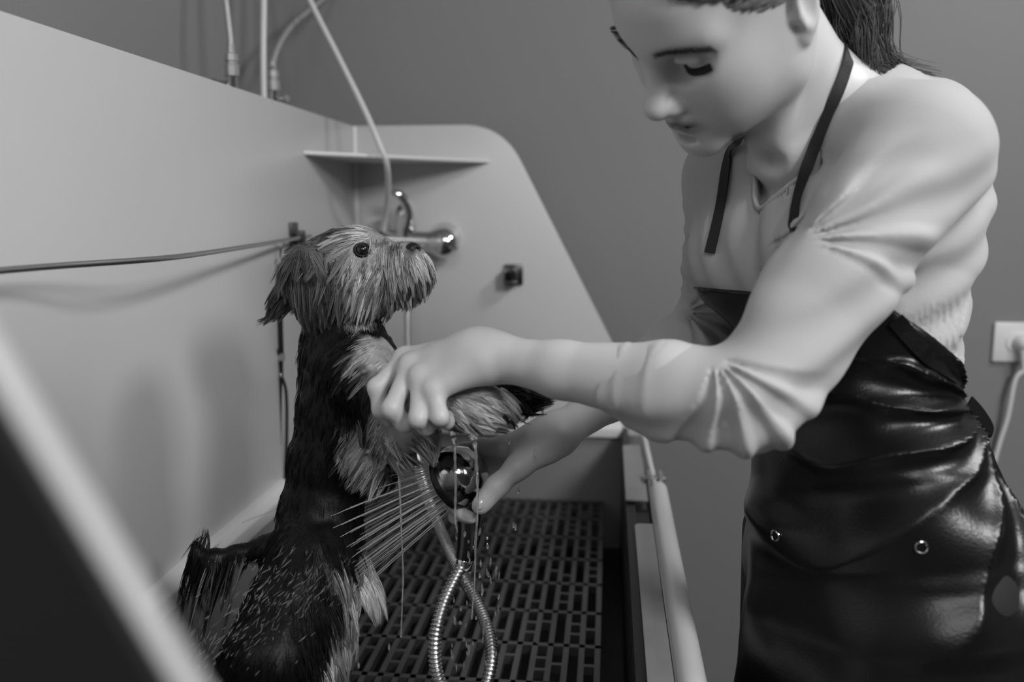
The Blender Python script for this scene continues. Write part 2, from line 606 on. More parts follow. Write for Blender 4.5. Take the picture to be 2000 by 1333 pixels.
MB().tube(spline([qq + A(.001, -.004, -.045), PY(1982, 745, YF - .03), PY(1968, 815, YF - .025), PY(1948, 880, YF - .02), PY(1925, 980, YF - .018), PY(1915, 1150, YF - .015), (q[0] - .05, YF - .012, .012)], 8), .0052, 10).build('cord', M['white_plastic'], pc)

# shower hose and hand shower
SHC = W(884, 936, .985)                      # centre of the spray face


def shower():
    n_face = nrm(W(650, 1045, 1.065) - SHC)   # where the jets go
    ax = -n_face
    root = empty('hand_shower', SHC)
    tag(root, 'dark chrome hand shower spraying the dog, held in the right hand', 'hand shower')
    b = MB().lathe([(-.004, .030), (-.004, .0345), (0, .0365), (.006, .0365), (.008, .0345)], SHC, ax, 36)
    b.build('spray_face', M['black'], root)
    MB().lathe([(.007, .0345), (.013, .0335), (.022, .0305), (.031, .025), (.037, .017), (.040, .007)], SHC, ax, 36).build('dome', M['dark_chrome'], root)
    hp = spline([SHC + ax * .018, W(905, 962, .985), W(917, 1000, .985), W(915, 1050, .985), W(908, 1092, .985)], 8)
    MB().tube(hp, list(np.interp(np.linspace(0, 1, len(hp)), [0, .25, .5, 1], [.017, .0165, .0150, .0105])), 16).build('handle', M['gunmetal'], root)
    MB().lathe([(0, .0085), (.002, .0095), (.012, .0092), (.013, .0075)], hp[-1], hp[-1] - hp[-3], 18).build('collar', M['chrome'], root)
    # ring of rubber nozzles
    e1 = nrm(np.cross(ax, A(0, 0, 1)))
    e2 = np.cross(ax, e1)
    nb = MB()
    for R, k in ((.010, 8), (.019, 14), (.028, 20)):
        for i in range(k):
            a = 2 * math.pi * i / k
            nb.lathe([(0, .0014), (.003, .001)], SHC + n_face * .0035 + R * (e1 * math.cos(a) + e2 * math.sin(a)), n_face, 6)
    nb.build('nozzles', M['black'], root)
    return n_face, e1, e2, hp[-1]


N_FACE, S_E1, S_E2, HANDLE_END = shower()
hs = spline([HANDLE_END, W(895, 1118, .98), W(866, 1180, .965), W(850, 1250, .95), W(856, 1325, .945), W(895, 1400, .95), W(935, 1375, .965), W(957, 1310, .985), W(958, 1255, 1.01), W(935, 1185, 1.06), W(893, 1110, 1.12), W(862, 1040, 1.20), W(832, 965, 1.33), W(815, 905, 1.48), W(806, 840, 1.62), W(798, 740, 1.78), W(796, 620, 1.84), W(797, 505, 1.86)], 60)
L = [0.0]
for i in range(1, len(hs)):
    L.append(L[-1] + float(np.linalg.norm(hs[i] - hs[i - 1])))
step = 0.0011
S = np.arange(0, L[-1], step)
HP = np.stack([np.interp(S, L, [p[k] for p in hs]) for k in range(3)], 1)
prof = [0.0058, 0.0072, 0.0074, 0.0060]
o = MB().tube(list(HP), [prof[i % 4] for i in range(len(HP))], 12).build('shower_hose', M['steel'])
me = o.data
tag(o, 'looped ribbed metal shower hose hanging below the hand shower', 'hose')

# ------------------------------------------------------------------ smooth solid modelling
class Solid:
    """smooth union of rounded solids, meshed as one closed skin"""

    def __init__(s):
        s.ops = []

    def put(s, fn, c, r, k=0.01, mode='u'):
        s.ops.append((fn, np.asarray(c, float), float(r), k, mode))
        return s

    def cone(s, a, b, ra, rb, k=0.01, mode='u'):
        a = np.asarray(a, float)
        b = np.asarray(b, float)
        ab = b - a
        l2 = float(ab @ ab) + 1e-12

        def fn(p):
            t = np.clip(((p - a) @ ab) / l2, 0, 1)
            return np.linalg.norm(p - a - t[:, None] * ab, axis=1) - (ra + (rb - ra) * t)
        return s.put(fn, (a + b) / 2, math.sqrt(l2) / 2 + max(ra, rb), k, mode)

    def chain(s, pts, rs, k=0.01, mode='u'):
        for i in range(len(pts) - 1):
            s.cone(pts[i], pts[i + 1], rs[i], rs[i + 1], k if i == 0 else min(k, .012), mode)
        return s

    def ball(s, c, r, k=0.01, mode='u'):
        c = np.asarray(c, float)
        return s.put(lambda p: np.linalg.norm(p - c, axis=1) - r, c, r, k, mode)

    def ell(s, c, rad, axes, k=0.01, mode='u'):
        """ellipsoid; axes = three unit rows"""
        c = np.asarray(c, float)
        Mx = np.array([nrm(x) for x in axes])
        rd = np.asarray(rad, float)

        def fn(p):
            q = (p - c) @ Mx.T
            k0 = np.linalg.norm(q / rd, axis=1)
            k1 = np.linalg.norm(q / (rd * rd), axis=1) + 1e-9
            return k0 * (k0 - 1) / k1
        return s.put(fn, c, rd.max(), k, mode)

    def trunk(s, pts, ab, lat, fro, k=0.02, mode='u', grow=0.0):
        """elliptic tube: half widths ab[i] = (sideways, front-back); lat/fro are lists of axes"""
        P = np.array(pts)
        AB = np.array(ab) + grow
        LA = np.array(lat)
        FR = np.array(fro)
        n = len(P)

        def fn(p):
            best = np.full(len(p), 9.0)
            for i in range(n - 1):
                d = P[i + 1] - P[i]
                l = np.linalg.norm(d)
                u = d / l
                t0 = ((p - P[i]) @ u) / l
                t = np.clip(t0, 0, 1)
                q = p - P[i] - (t * l)[:, None] * u
                e = (t0 - t) * l
                la = LA[i] + (LA[i + 1] - LA[i]) * t[:, None]
                fr = FR[i] + (FR[i + 1] - FR[i]) * t[:, None]
                a = AB[i, 0] + (AB[i + 1, 0] - AB[i, 0]) * t
                b = AB[i, 1] + (AB[i + 1, 1] - AB[i, 1]) * t
                x = (q * la).sum(1)
                y = (q * fr).sum(1)
                m = np.minimum(a, b)
                g = np.sqrt((x / a) ** 2 + (y / b) ** 2 + (e / m) ** 2)
                g1 = np.sqrt((x / a ** 2) ** 2 + (y / b ** 2) ** 2 + (e / m ** 2) ** 2) + 1e-6
                best = np.minimum(best, np.where(g < .3, (g - 1) * m, g * (g - 1) / g1))
            return best
        c = P.mean(0)
        r = np.linalg.norm(P - c, axis=1).max() + AB.max()
        return s.put(fn, c, r, k, mode)

    def eval(s, p, c, rad):
        d = np.full(len(p), 0.3)
        first = True
        for fn, oc, orr, k, mode in s.ops:
            if mode == 'x':                      # displacement / cut, everywhere
                d = fn(p, d)
                continue
            if np.linalg.norm(c - oc) - orr - rad > k + 0.03:
                if mode == 'i':
                    d = np.maximum(d, 0.3)
                continue
            f = fn(p)
            if mode == 'u':
                h = np.clip(0.5 + 0.5 * (d - f) / k, 0, 1)
                d = d + (f - d) * h - k * h * (1 - h)
            elif mode == 's':
                f = -f
                h = np.clip(0.5 - 0.5 * (d - f) / k, 0, 1)
                d = d + (f - d) * h + k * h * (1 - h)
            else:
                h = np.clip(0.5 - 0.5 * (d - f) / k, 0, 1)
                d = d + (f - d) * h + k * h * (1 - h)
        return d

    def warp(s, fn):
        s.ops.append((fn, np.zeros(3), 9.0, 0.0, 'x'))
        return s

    def mesh(s, lo, hi, vox, B=24):
        lo = np.asarray(lo, float)
        hi = np.asarray(hi, float)
        nb = np.ceil((hi - lo) / (vox * B)).astype(int)
        rad = vox * (B + 2) * math.sqrt(3) / 2
        g = np.arange(-1, B + 1)
        gi = np.stack(np.meshgrid(g, g, g, indexing='ij'), -1)      # corner indices, one cell of overlap below
        n = B + 2
        V, K, Q = [], [], []
        big = 1 << 20

        def key(ix):
            return ((ix[..., 0] + 4) * big + (ix[..., 1] + 4)) * big + (ix[..., 2] + 4)
        for bi in range(nb[0]):
            for bj in range(nb[1]):
                for bk in range(nb[2]):
                    b0 = np.array([bi, bj, bk]) * B
                    c = lo + (b0 + B / 2 - .5) * vox
                    if abs(s.eval(c[None], c, rad)[0]) > rad * 1.45 + .012:
                        continue
                    ci = gi + b0
                    pts = (lo + ci.reshape(-1, 3) * vox)
                    D = s.eval(pts, c, rad).reshape(n, n, n)
                    neg = D < 0
                    if neg.all() or not neg.any():
                        continue
                    # cells: min corner index 0..n-2 ; this block emits faces for its edges that start at 1..n-2
                    cs = np.zeros((n - 1,) * 3, int)
                    for a in (0, 1):
                        for b in (0, 1):
                            for e in (0, 1):
                                cs += neg[a:n - 1 + a, b:n - 1 + b, e:n - 1 + e]
                    act = np.argwhere((cs > 0) & (cs < 8))
                    if not len(act):
                        continue
                    acc = np.zeros((len(act), 3))
                    cnt = np.zeros(len(act))
                    cor = [(a, b, e) for a in (0, 1) for b in (0, 1) for e in (0, 1)]
                    for x in range(8):
                        for y in range(x + 1, 8):
                            if sum(abs(cor[x][q] - cor[y][q]) for q in range(3)) != 1:
                                continue
                            pa = act + cor[x]
                            pb = act + cor[y]
                            da = D[pa[:, 0], pa[:, 1], pa[:, 2]]
                            db = D[pb[:, 0], pb[:, 1], pb[:, 2]]
                            cr = (da < 0) != (db < 0)
                            t = np.where(cr, da / np.where(cr, da - db, 1), 0)
                            acc += np.where(cr[:, None], pa + t[:, None] * (pb - pa), 0)
                            cnt += cr
                    acc /= cnt[:, None]
                    V.append(lo + (acc - 1 + b0) * vox)
                    K.append(key(act - 1 + b0))
                    for ax in range(3):
                        o1, o2 = [(1, 2), (2, 0), (0, 1)][ax]
                        e = np.zeros(3, int)
                        e[ax] = 1
                        sl = slice(1, n - 1)
                        s0 = neg[sl, sl, sl]
                        s1 = np.roll(neg, -1, ax)[sl, sl, sl]
                        for flip, msk in ((False, s0 & ~s1), (True, ~s0 & s1)):
                            st = np.argwhere(msk)
                            if not len(st):
                                continue
                            st = st + b0                      # global index (1 - 1 + b0)
                            u = np.zeros(3, int)
                            u[o1] = 1
                            w = np.zeros(3, int)
                            w[o2] = 1
                            q = [st - u - w, st - w, st, st - u]
                            if flip:
                                q = q[::-1]
                            Q.append(np.stack([key(x) for x in q], 1))
        V = np.concatenate(V)
        K = np.concatenate(K)
        Q = np.concatenate(Q)
        uk, ui = np.unique(K, return_index=True)
        idx = np.searchsorted(uk, Q)
        idx = np.minimum(idx, len(uk) - 1)
        ok = (uk[idx] == Q).all(1)
        return V[ui], idx[ok]


def mesh_np(name, V, Fq, m, parent=None, tone=None, sm=True):
    me = bpy.data.meshes.new(name)
    k = Fq.shape[1]
    me.vertices.add(len(V))
    me.vertices.foreach_set('co', np.ascontiguousarray(V, dtype=np.float32).ravel())
    me.loops.add(Fq.size)
    me.loops.foreach_set('vertex_index', np.ascontiguousarray(Fq, dtype=np.int32).ravel())
    me.polygons.add(len(Fq))
    me.polygons.foreach_set('loop_start', np.arange(0, Fq.size, k, dtype=np.int32))
    me.update(calc_edges=True)
    if tone is not None:
        a = me.attributes.new('tone', 'FLOAT_COLOR', 'POINT')
        c = np.ones((len(V), 4), np.float32)
        c[:, :3] = np.asarray(tone, np.float32).reshape(len(V), -1)
        a.data.foreach_set('color', c.ravel())
    if sm:
        smooth(me)
    return link(name, me, m, parent)


def relax(V, Q, n=2, w=.6):
    """even out small steps along cut edges"""
    for _ in range(n):
        acc = np.zeros_like(V)
        cnt = np.zeros(len(V))
        for a in range(4):
            for b in ((a + 1) % 4, (a + 3) % 4):
                for k in range(3):
                    acc[:, k] += np.bincount(Q[:, a], V[Q[:, b], k], len(V))
                cnt += np.bincount(Q[:, a], minlength=len(V))
        V = V * (1 - w) + w * acc / np.maximum(cnt, 1)[:, None]
    return V


def biggest(V, Q):
    """keep only the largest connected skin"""
    lab = np.arange(len(V))
    while True:
        m = lab[Q].min(1)
        new = lab.copy()
        for a in range(4):
            np.minimum.at(new, Q[:, a], m)
        new = new[new]
        if (new == lab).all():
            break
        lab = new
    keep = lab == np.bincount(lab).argmax()
    idx = np.cumsum(keep) - 1
    return V[keep], idx[Q[keep[Q[:, 0]]]]


def vnoise(p, scale, seed=0):
    """smooth value noise in 0..1 on an (n,3) array"""
    q = np.asarray(p) * scale + seed * 17.31
    i = np.floor(q).astype(np.int64)
    f = q - i
    f = f * f * (3 - 2 * f)

    def h(a, b, c):
        n = (a * 374761393 + b * 668265263 + c * 2147483647 + seed * 974711) & 0x7fffffff
        n = ((n ^ (n >> 13)) * 1274126177) & 0x7fffffff
        return ((n ^ (n >> 16)) & 0xffff) / 65535.0
    r = 0
    for a in (0, 1):
        for b in (0, 1):
            for c in (0, 1):
                w = (f[:, 0] if a else 1 - f[:, 0]) * (f[:, 1] if b else 1 - f[:, 1]) * (f[:, 2] if c else 1 - f[:, 2])
                r = r + w * h(i[:, 0] + a, i[:, 1] + b, i[:, 2] + c)
    return r


def sstep(a, b, x):
    t = np.clip((x - a) / (b - a), 0, 1)
    return t * t * (3 - 2 * t)


def strands(roots, tips_fn, n_seg, r0, name, m, parent, tones, sides=3, taper=0.25):
    """roots (n,3); tips_fn(t) -> (n,3) centreline at 0..1; each strand a thin tapered tube"""
    n = len(roots)
    C = np.stack([tips_fn(t) for t in np.linspace(0, 1, n_seg)], 1)      # n, seg, 3
    Tn = np.gradient(C, axis=1)
    Tn /= np.linalg.norm(Tn, axis=2, keepdims=True) + 1e-12
    ref = np.where(np.abs(Tn[..., 2:3]) < .9, A(0, 0, 1), A(1, 0, 0))
    e1 = np.cross(Tn, ref)
    e1 /= np.linalg.norm(e1, axis=2, keepdims=True) + 1e-12
    e2 = np.cross(Tn, e1)
    tt = np.linspace(0, 1, n_seg)
    rr = np.broadcast_to(np.asarray(r0, float).reshape(-1, 1), (n, 1)) * (1 - (1 - taper) * tt ** 1.5)[None]
    a = np.linspace(0, 2 * math.pi, sides, endpoint=False)
    Vv = C[:, :, None] + rr[:, :, None, None] * (e1[:, :, None] * np.cos(a)[None, None, :, None] + e2[:, :, None] * np.sin(a)[None, None, :, None])
    V = Vv.reshape(-1, 3)
    base = (np.arange(n) * n_seg * sides)[:, None, None]
    s_ = (np.arange(n_seg - 1) * sides)[None, :, None]
    k = np.arange(sides)[None, None, :]
    k2 = (np.arange(sides) + 1)[None, None, :] % sides
    Fq = np.stack([base + s_ + k, base + s_ + k2, base + s_ + sides + k2, base + s_ + sides + k], -1).reshape(-1, 4)
    tn = np.repeat(np.asarray(tones, float), n_seg * sides)
    return mesh_np(name, V, Fq, m, parent, tone=tn[:, None].repeat(3, 1))


def hit(S, px, py, d0=.45, d1=1.4, iso=0.0, it=90):
    """first place where the sight line meets a solid; returns point and outward normal"""
    o = CAM
    r = nrm(FWD + RT * ((px - 1000) / F_PX) + UPV * ((666.5 - py) / F_PX))
    t = d0
    for _ in range(it):
        p = (o + r * t)[None]
        d = S.eval(p, p[0], .002)[0] - iso
        if d < 2e-4:
            break
        t += max(d * .6, 1e-4)
        if t > d1:
            break
    p = o + r * t
    return p, normal(S, p)


def normal(S, p):
    e = .0015
    E = np.array([p + e * A(1, 0, 0), p - e * A(1, 0, 0), p + e * A(0, 1, 0), p - e * A(0, 1, 0), p + e * A(0, 0, 1), p - e * A(0, 0, 1)])
    d = S.eval(E, p, .003)
    return nrm(A(d[0] - d[1], d[2] - d[3], d[4] - d[5]) + 1e-9)


# ------------------------------------------------------------------ the woman
woman_parts = {}
Zv = A(0, 0, 1)
# head axes (yaw, pitch, roll fitted to the face)
yw, pw, rw = math.radians(25.2), math.radians(45.0), math.radians(25.0)
hh = A(-math.cos(yw), -math.sin(yw), 0)
HF = hh * math.cos(pw) - Zv * math.sin(pw)
HU = hh * math.sin(pw) + Zv * math.cos(pw)
HS = np.cross(HU, HF)
HU, HS = HU * math.cos(rw) + HS * math.sin(rw), HS * math.cos(rw) - HU * math.sin(rw)
HO = W(1416, 10, .814)


def H(f, u, s_):
    return HO + HF * f + HU * u + HS * s_


HA = (HF, HU, HS)
# joints
N_SH, N_EL, N_WR = W(1795, 300, .815), W(1462, 792, .745), W(962, 697, .865)
F_SH, F_EL, F_WR = W(1440, 350, 1.04), W(1392, 640, 1.13), W(1092, 846, .975)
NECK = W(1618, 185, .90)
# torso axes at chest and hips (front = where she faces)
LATc = nrm((N_SH - F_SH) * A(1, 1, .4))
FROc = nrm(np.cross(Zv, LATc) * -1)
if FROc[0] > 0:
    FROc = -FROc
LATh = nrm(A(.42, -.90, 0))
FROh = nrm(np.cross(LATh, Zv))
if FROh[0] > 0:
    FROh = -FROh
T_P = [W(1652, 225, .945), W(1642, 330, .955), W(1640, 470, .965), W(1654, 640, .955), W(1664, 790, .945), W(1684, 930, .935), W(1704, 1070, .935)]
T_AB = [(.100, .054), (.150, .092), (.148, .108), (.120, .090), (.101, .079), (.121, .089), (.141, .102)]
T_L = [LATc, LATc, LATc, nrm(LATc * .6 + LATh * .4), nrm(LATc * .2 + LATh * .8), LATh, LATh]
T_F = [FROc, FROc, FROc, nrm(FROc * .6 + FROh * .4), nrm(FROc * .2 + FROh * .8), FROh, FROh]
BUST = [T_P[2] + FROc * .083 + LATc * (s_ * .068) - Zv * .012 for s_ in (-1, 1)]


def head_ops(S):
    k = .02
    S.ell(H(-.018, .048, 0), (.100, .082, .076), HA, k)          # skull
    S.ell(H(.040, .050, 0), (.056, .055, .062), HA, .02)         # forehead
    S.ell(H(.036, -.020, 0), (.056, .072, .056), HA, .025)       # face block
    for q in (-1, 1):
        S.cone(H(.006, -.056, q * .047), H(.072, -.087, q * .013), .019, .0155, .03)
        S.ell(H(.008, -.018, q * .052), (.040, .048, .020), HA, .03)   # jaw
        S.ball(H(.055, -.014, q * .038), .022, .035)              # cheek bone
        S.ell(H(.052, -.048, q * .034), (.026, .026, .020), HA, .03)   # cheek
        S.cone(H(.084, .034, q * .012), H(.066, .034, q * .050), .0095, .0085, .02)      # brow ridge
    S.ball(H(.080, -.088, 0), .0160, .022)                       # chin
    S.ell(H(.076, -.058, 0), (.018, .024, .026), HA, .02)        # mouth mound
    for q in (-1, 1):
        S.ell(H(.090, .013, q * .031), (.026, .0140, .0195), HA, .014, 's')     # eye socket
        S.ell(H(.093, .006, q * .019), (.018, .012, .008), HA, .012, 's')
        S.ball(H(.0650, .008, q * .031), .0148, .005)            # eyeball under the lid
        S.cone(H(.0820, .0150, q * .022), H(.0765, .0150, q * .040), .0040, .0032, .006)    # upper lid fold
        S.cone(H(.0835, .0035, q * .018), H(.0770, .004, q * .044), .0022, .0020, .004, 's')   # lash line groove
    S.cone(H(.087, .024, 0), H(.108, -.022, 0), .0085, .0092, .014)          # nose ridge
    S.ball(H(.1085, -.0245, 0), .0115, .008)                     # nose tip
    for q in (-1, 1):
        S.ell(H(.0945, -.0300, q * .0125), (.0125, .0085, .0075), HA, .006)   # nostril wing
        S.ell(H(.1005, -.0385, q * .0070), (.0060, .0040, .0032), HA, .003, 's')   # nostril
    S.cone(H(.0925, -.0495, -.0125), H(.0965, -.0485, 0), .0052, .0062, .006)
    S.cone(H(.0925, -.0495, .0125), H(.0965, -.0485, 0), .0052, .0062, .005)
    S.cone(H(.0815, -.0535, -.0285), H(.0925, -.0495, -.0125), .0032, .0052, .006)
    S.cone(H(.0815, -.0535, .0285), H(.0925, -.0495, .0125), .0032, .0052, .006)
    S.cone(H(.0900, -.0575, -.011), H(.0900, -.0575, .011), .0068, .0068, .007)
    S.cone(H(.0815, -.0575, -.026), H(.0900, -.0620, -.010), .0032, .0062, .006)
    S.cone(H(.0815, -.0575, .026), H(.0900, -.0620, .010), .0032, .0062, .006)
    S.cone(H(.0950, -.0553, -.014), H(.0960, -.0551, 0), .0018, .0018, .003, 's')
    S.cone(H(.0950, -.0553, .014), H(.0960, -.0551, 0), .0018, .0018, .003, 's')
    S.cone(H(.0815, -.0556, .031), H(.0950, -.0553, .014), .0016, .0018, .003, 's')
    S.cone(H(.0815, -.0556, -.031), H(.0950, -.0553, -.014), .0016, .0018, .003, 's')
    S.ell(H(.092, -.0745, 0), (.007, .004, .014), HA, .008, 's')
    for q in (-1, 1):                                            # ears
        ea = (nrm(HF * .94 + HS * q * .34), HU, nrm(HS * q * .94 - HF * .34))
        S.ell(H(-.018, .004, q * .078), (.019, .031, .0075), ea, .006)
        S.ell(H(-.013, .004, q * .0860), (.0105, .019, .0060), ea, .005, 's')
        S.ell(H(-.010, -.024, q * .0755), (.010, .012, .0055), ea, .006)
        S.ball(H(-.003, -.001, q * .0765), .0055, .005)


def finger(S, pts, rs, k=.006):
    S.chain(pts, rs, k)


def left_hand(S):
    """near hand, closed from above around the dog's forelegs"""
    mcp = [W(792, 702, .905), W(803, 716, .885), W(822, 738, .868), W(848, 763, .855)]
    wr = [N_WR + (W(0, -14, 0) - W(0, 0, 0)) * 0, ] * 4
    top = W(940, 682, .880)
    low = W(938, 714, .856)
    for i, m_ in enumerate(mcp):
        t = i / 3
        base = top * (1 - t) + low * t
        S.cone(base, m_, .0185 - .003 * t, .0118 - .0012 * t, .012)
        # knuckle
        S.ball(m_ + W(0, 0, 0) * 0, .0122 - .0010 * t, .006)
    S.chain([N_WR, W(925, 694, .872), W(868, 706, .880)], [.0215, .0215, .0165], .02)
    S.chain([mcp[0], W(736, 757, .893), W(743, 800, .894), W(762, 823, .905)], [.0102, .0088, .0078, .0066], .006)
    S.chain([mcp[1], W(765, 799, .862), W(790, 828, .872), W(806, 832, .888)], [.0103, .0091, .0083, .0070], .006)
    S.chain([mcp[2], W(817, 818, .848), W(832, 834, .862), W(846, 826, .885)], [.0097, .0085, .0078, .0066], .006)
    S.chain([mcp[3], W(859, 815, .842), W(872, 824, .858), W(876, 812, .880)], [.0093, .0078, .0070, .0060], .006)
    # thumb, behind the forelegs
    S.chain([W(925, 700, .892), W(872, 745, .925), W(832, 790, .935), W(806, 815, .928)], [.0165, .0125, .0105, .0085], .012)
    # gaps between the fingers
    return S


def right_hand(S):
    """far hand, wrapped round the handle of the hand shower"""
    w = F_WR
    mcp = [W(985, 873, .988), W(980, 882, 1.008), W(986, 890, 1.026), W(994, 898, 1.040)]
    for i, m_ in enumerate(mcp):
        S.cone(w + (m_ - w) * .12, m_, .0180, .0112, .014)
    S.chain([w, W(1048, 868, .972), W(1020, 888, .972)], [.0195, .0180, .0125], .015)
    S.chain([mcp[0], W(938, 873, 1.000), W(905, 880, 1.010), W(884, 892, 1.014)], [.0108, .0090, .0080, .0070], .007)
    S.chain([mcp[1], W(928, 905, 1.030), W(897, 955, 1.014), W(893, 972, 1.000)], [.0112, .0098, .0088, .0074], .006)
    S.chain([mcp[2], W(925, 945, 1.030), W(882, 984, .996), W(903, 1005, .966)], [.0110, .0094, .0084, .0072], .006)
    S.chain([mcp[3], W(938, 968, 1.030), W(891, 1010, .998), W(921, 1012, .963)], [.0102, .0088, .0078, .0066], .006)
    # thumb on the near side
    S.chain([W(1066, 876, .965), W(1012, 912, .953), W(970, 951, .946), W(938, 988, .944)], [.0165, .0125, .0106, .0085], .010)
    S.ell(W(948, 978, .943), (.0096, .015, .0082), (nrm(W(1, .7, 1) - W(0, 0, 1)), nrm(W(-.6, 1, 1) - W(0, 0, 1)), FWD), .006)
    return S


def arms(S, g=0.0, k=.02):
    S.chain([N_SH, N_SH * .45 + N_EL * .55, N_EL], [.052 + g, .042 + g, .036 + g], .03)
    S.chain([N_EL, N_EL * .72 + N_WR * .28 + Zv * .004, N_EL * .30 + N_WR * .70, N_WR], [.036 + g, .0375 + g, .0255 + g, .0205 + g], .02)
    S.chain([F_SH, F_SH * .45 + F_EL * .55, F_EL], [.050 + g, .040 + g, .035 + g], .03)
    S.chain([F_EL, F_EL * .72 + F_WR * .28, F_EL * .30 + F_WR * .70, F_WR], [.035 + g, .036 + g, .025 + g, .0195 + g], .02)


def neck_ops(S):
    S.cone(H(-.030, -.035, 0), NECK + A(0, .01, -.02), .049, .047, .03)
    S.cone(H(.0, -.055, 0), W(1535, 300, .905), .034, .030, .03)                    # throat
    S.cone(H(-.022, -.030, .052), W(1518, 318, .885), .013, .007, .012)              # neck muscle
    S.cone(H(-.022, -.030, -.052), W(1498, 310, .93), .014, .008, .02)
    S.cone(W(1520, 320, .888), W(1690, 250, .862), .0080, .007, .02)                 # collar bones
    S.cone(W(1496, 322, .915), W(1440, 310, 1.01), .0080, .007, .02)
    S.ball(W(1506, 318, .886), .009, .02, 's')


B = Solid()
B.trunk(T_P, T_AB, T_L, T_F, .03, grow=-.008)
B.cone(NECK, N_SH, .027, .040, .03)
B.cone(NECK, F_SH, .027, .040, .03)
neck_ops(B)
arms(B)
left_hand(B)
right_hand(B)
head_ops(B)
V, Fq = B.mesh((-.26, .52, .82), (.62, 1.36, 1.75), .0022)
# colour of the skin: lips a little darker
q = (V - HO) @ np.array(HA).T
lip = np.exp(-(((q[:, 1] + .0550) / .0090) ** 4) - ((q[:, 2] / .027) ** 4)) * (q[:, 0] > .078)
tone = .58 * (1 - .68 * np.clip(lip, 0, 1))
V = relax(V, Fq, 1, .5)
woman = mesh_np('woman', V, Fq, M['skin'], None, tone=tone[:, None].repeat(3, 1))
tag(woman, 'person in pale long-sleeved top and black apron bending to hold the wet dog', 'person')

# ---- shirt
def arm_folds(p, d, a, b, amp, freq, t0, t1, skew, side):
    """cloth creases running across a sleeve between t0 and t1 of its length"""
    ab = b - a
    l = np.linalg.norm(ab)
    u = ab / l
    t = (p - a) @ u / l
    q = p - a - (t * l)[:, None] * u
    e1 = nrm(np.cross(u, side))
    e2 = np.cross(u, e1)
    ang = np.arctan2(q @ e2, q @ e1)
    r = np.linalg.norm(q, axis=1)
    w = sstep(t0 - .12, t0 + .05, t) * (1 - sstep(t1 - .05, t1 + .12, t)) * (r < .075)
    n = vnoise(p, 22, 3)
    ph = t * l * freq + skew * np.cos(ang) + 1.7 * n
    rid = 1 - np.abs(np.sin(ph))
    return d + w * amp * (0.55 - rid ** 1.6) * (.5 + vnoise(p, 30, 9))


SH = Solid()
SH.trunk(T_P, T_AB, T_L, T_F, .03, grow=.006)
SH.cone(NECK + A(.012, 0, -.02), N_SH, .037, .054, .03)
SH.cone(NECK + A(-.01, 0, -.02), F_SH, .037, .052, .03)
for b_ in BUST:
    SH.ell(b_, (.058, .062, .050), (LATc, Zv, FROc), .035)
SH.ell(T_P[1] + LATc * .08 - FROc * .045, (.055, .08, .035), (LATc, Zv, FROc), .03)     # shoulder blade
SH.ell(T_P[1] - LATc * .08 - FROc * .045, (.055, .08, .035), (LATc, Zv, FROc), .03)
N_CUFF = N_EL * .50 + N_WR * .50
F_CUFF = F_EL * .58 + F_WR * .42
SH.chain([N_SH, N_SH * .45 + N_EL * .55, N_EL], [.061, .0515, .044], .025)
SH.chain([N_EL, N_EL * .72 + N_WR * .28, N_CUFF], [.044, .043, .0335], .015)
SH.chain([F_SH, F_SH * .45 + F_EL * .55, F_EL], [.058, .048, .043], .035)
SH.chain([F_EL, F_EL * .75 + F_WR * .25, F_CUFF], [.043, .042, .036], .02)
upN = nrm(np.cross(N_EL - N_SH, FWD))


bib_top = W(1450, 568, .96)
b1 = W(1745, 612, .84)
b2 = W(1900, 752, .90)
nA = nrm(np.cross(LATc, FROc + Zv * .1))
if nA[2] < 0:
    nA = -nA
nB = nrm(np.cross(b2 - b1, nrm(LATc * .9 + FROc * .25)))
if nB[2] < 0:
    nB = -nB


def fan(p, d, c, e1, e2, amp, k, r0, r1, a0, a1, ph=0.0, thick=.09):
    """creases radiating from a crook c across the plane of e1, e2"""
    q = p - c
    x, y = q @ e1, q @ e2
    z = q @ np.cross(e1, e2)
    r = np.sqrt(x * x + y * y)
    a = np.arctan2(y, x)
    w = sstep(r0 * .4, r0, r) * (1 - sstep(r1 * .65, r1, r)) * sstep(a0 - .12, a0 + .12, a) * (1 - sstep(a1 - .12, a1 + .12, a)) * (np.abs(z) < thick)
    s_ = np.sin(a * k + ph + 2.0 * vnoise(p, 24, 3))
    return d + w * amp * (.35 - np.clip(s_, -.4, 1) ** 1.0) * (.45 + 1.0 * vnoise(p, 26, 9))


eU = nrm(N_SH - N_EL)
eW = nrm((N_WR - N_EL) - eU * ((N_WR - N_EL) @ eU))
CROOK = W(1392, 700, .735)
ARMP = W(1540, 478, .79)
eR, eD = nrm(RT), nrm(-UPV)
fU = nrm(F_SH - F_EL)
fW = nrm((F_WR - F_EL) - fU * ((F_WR - F_EL) @ fU))


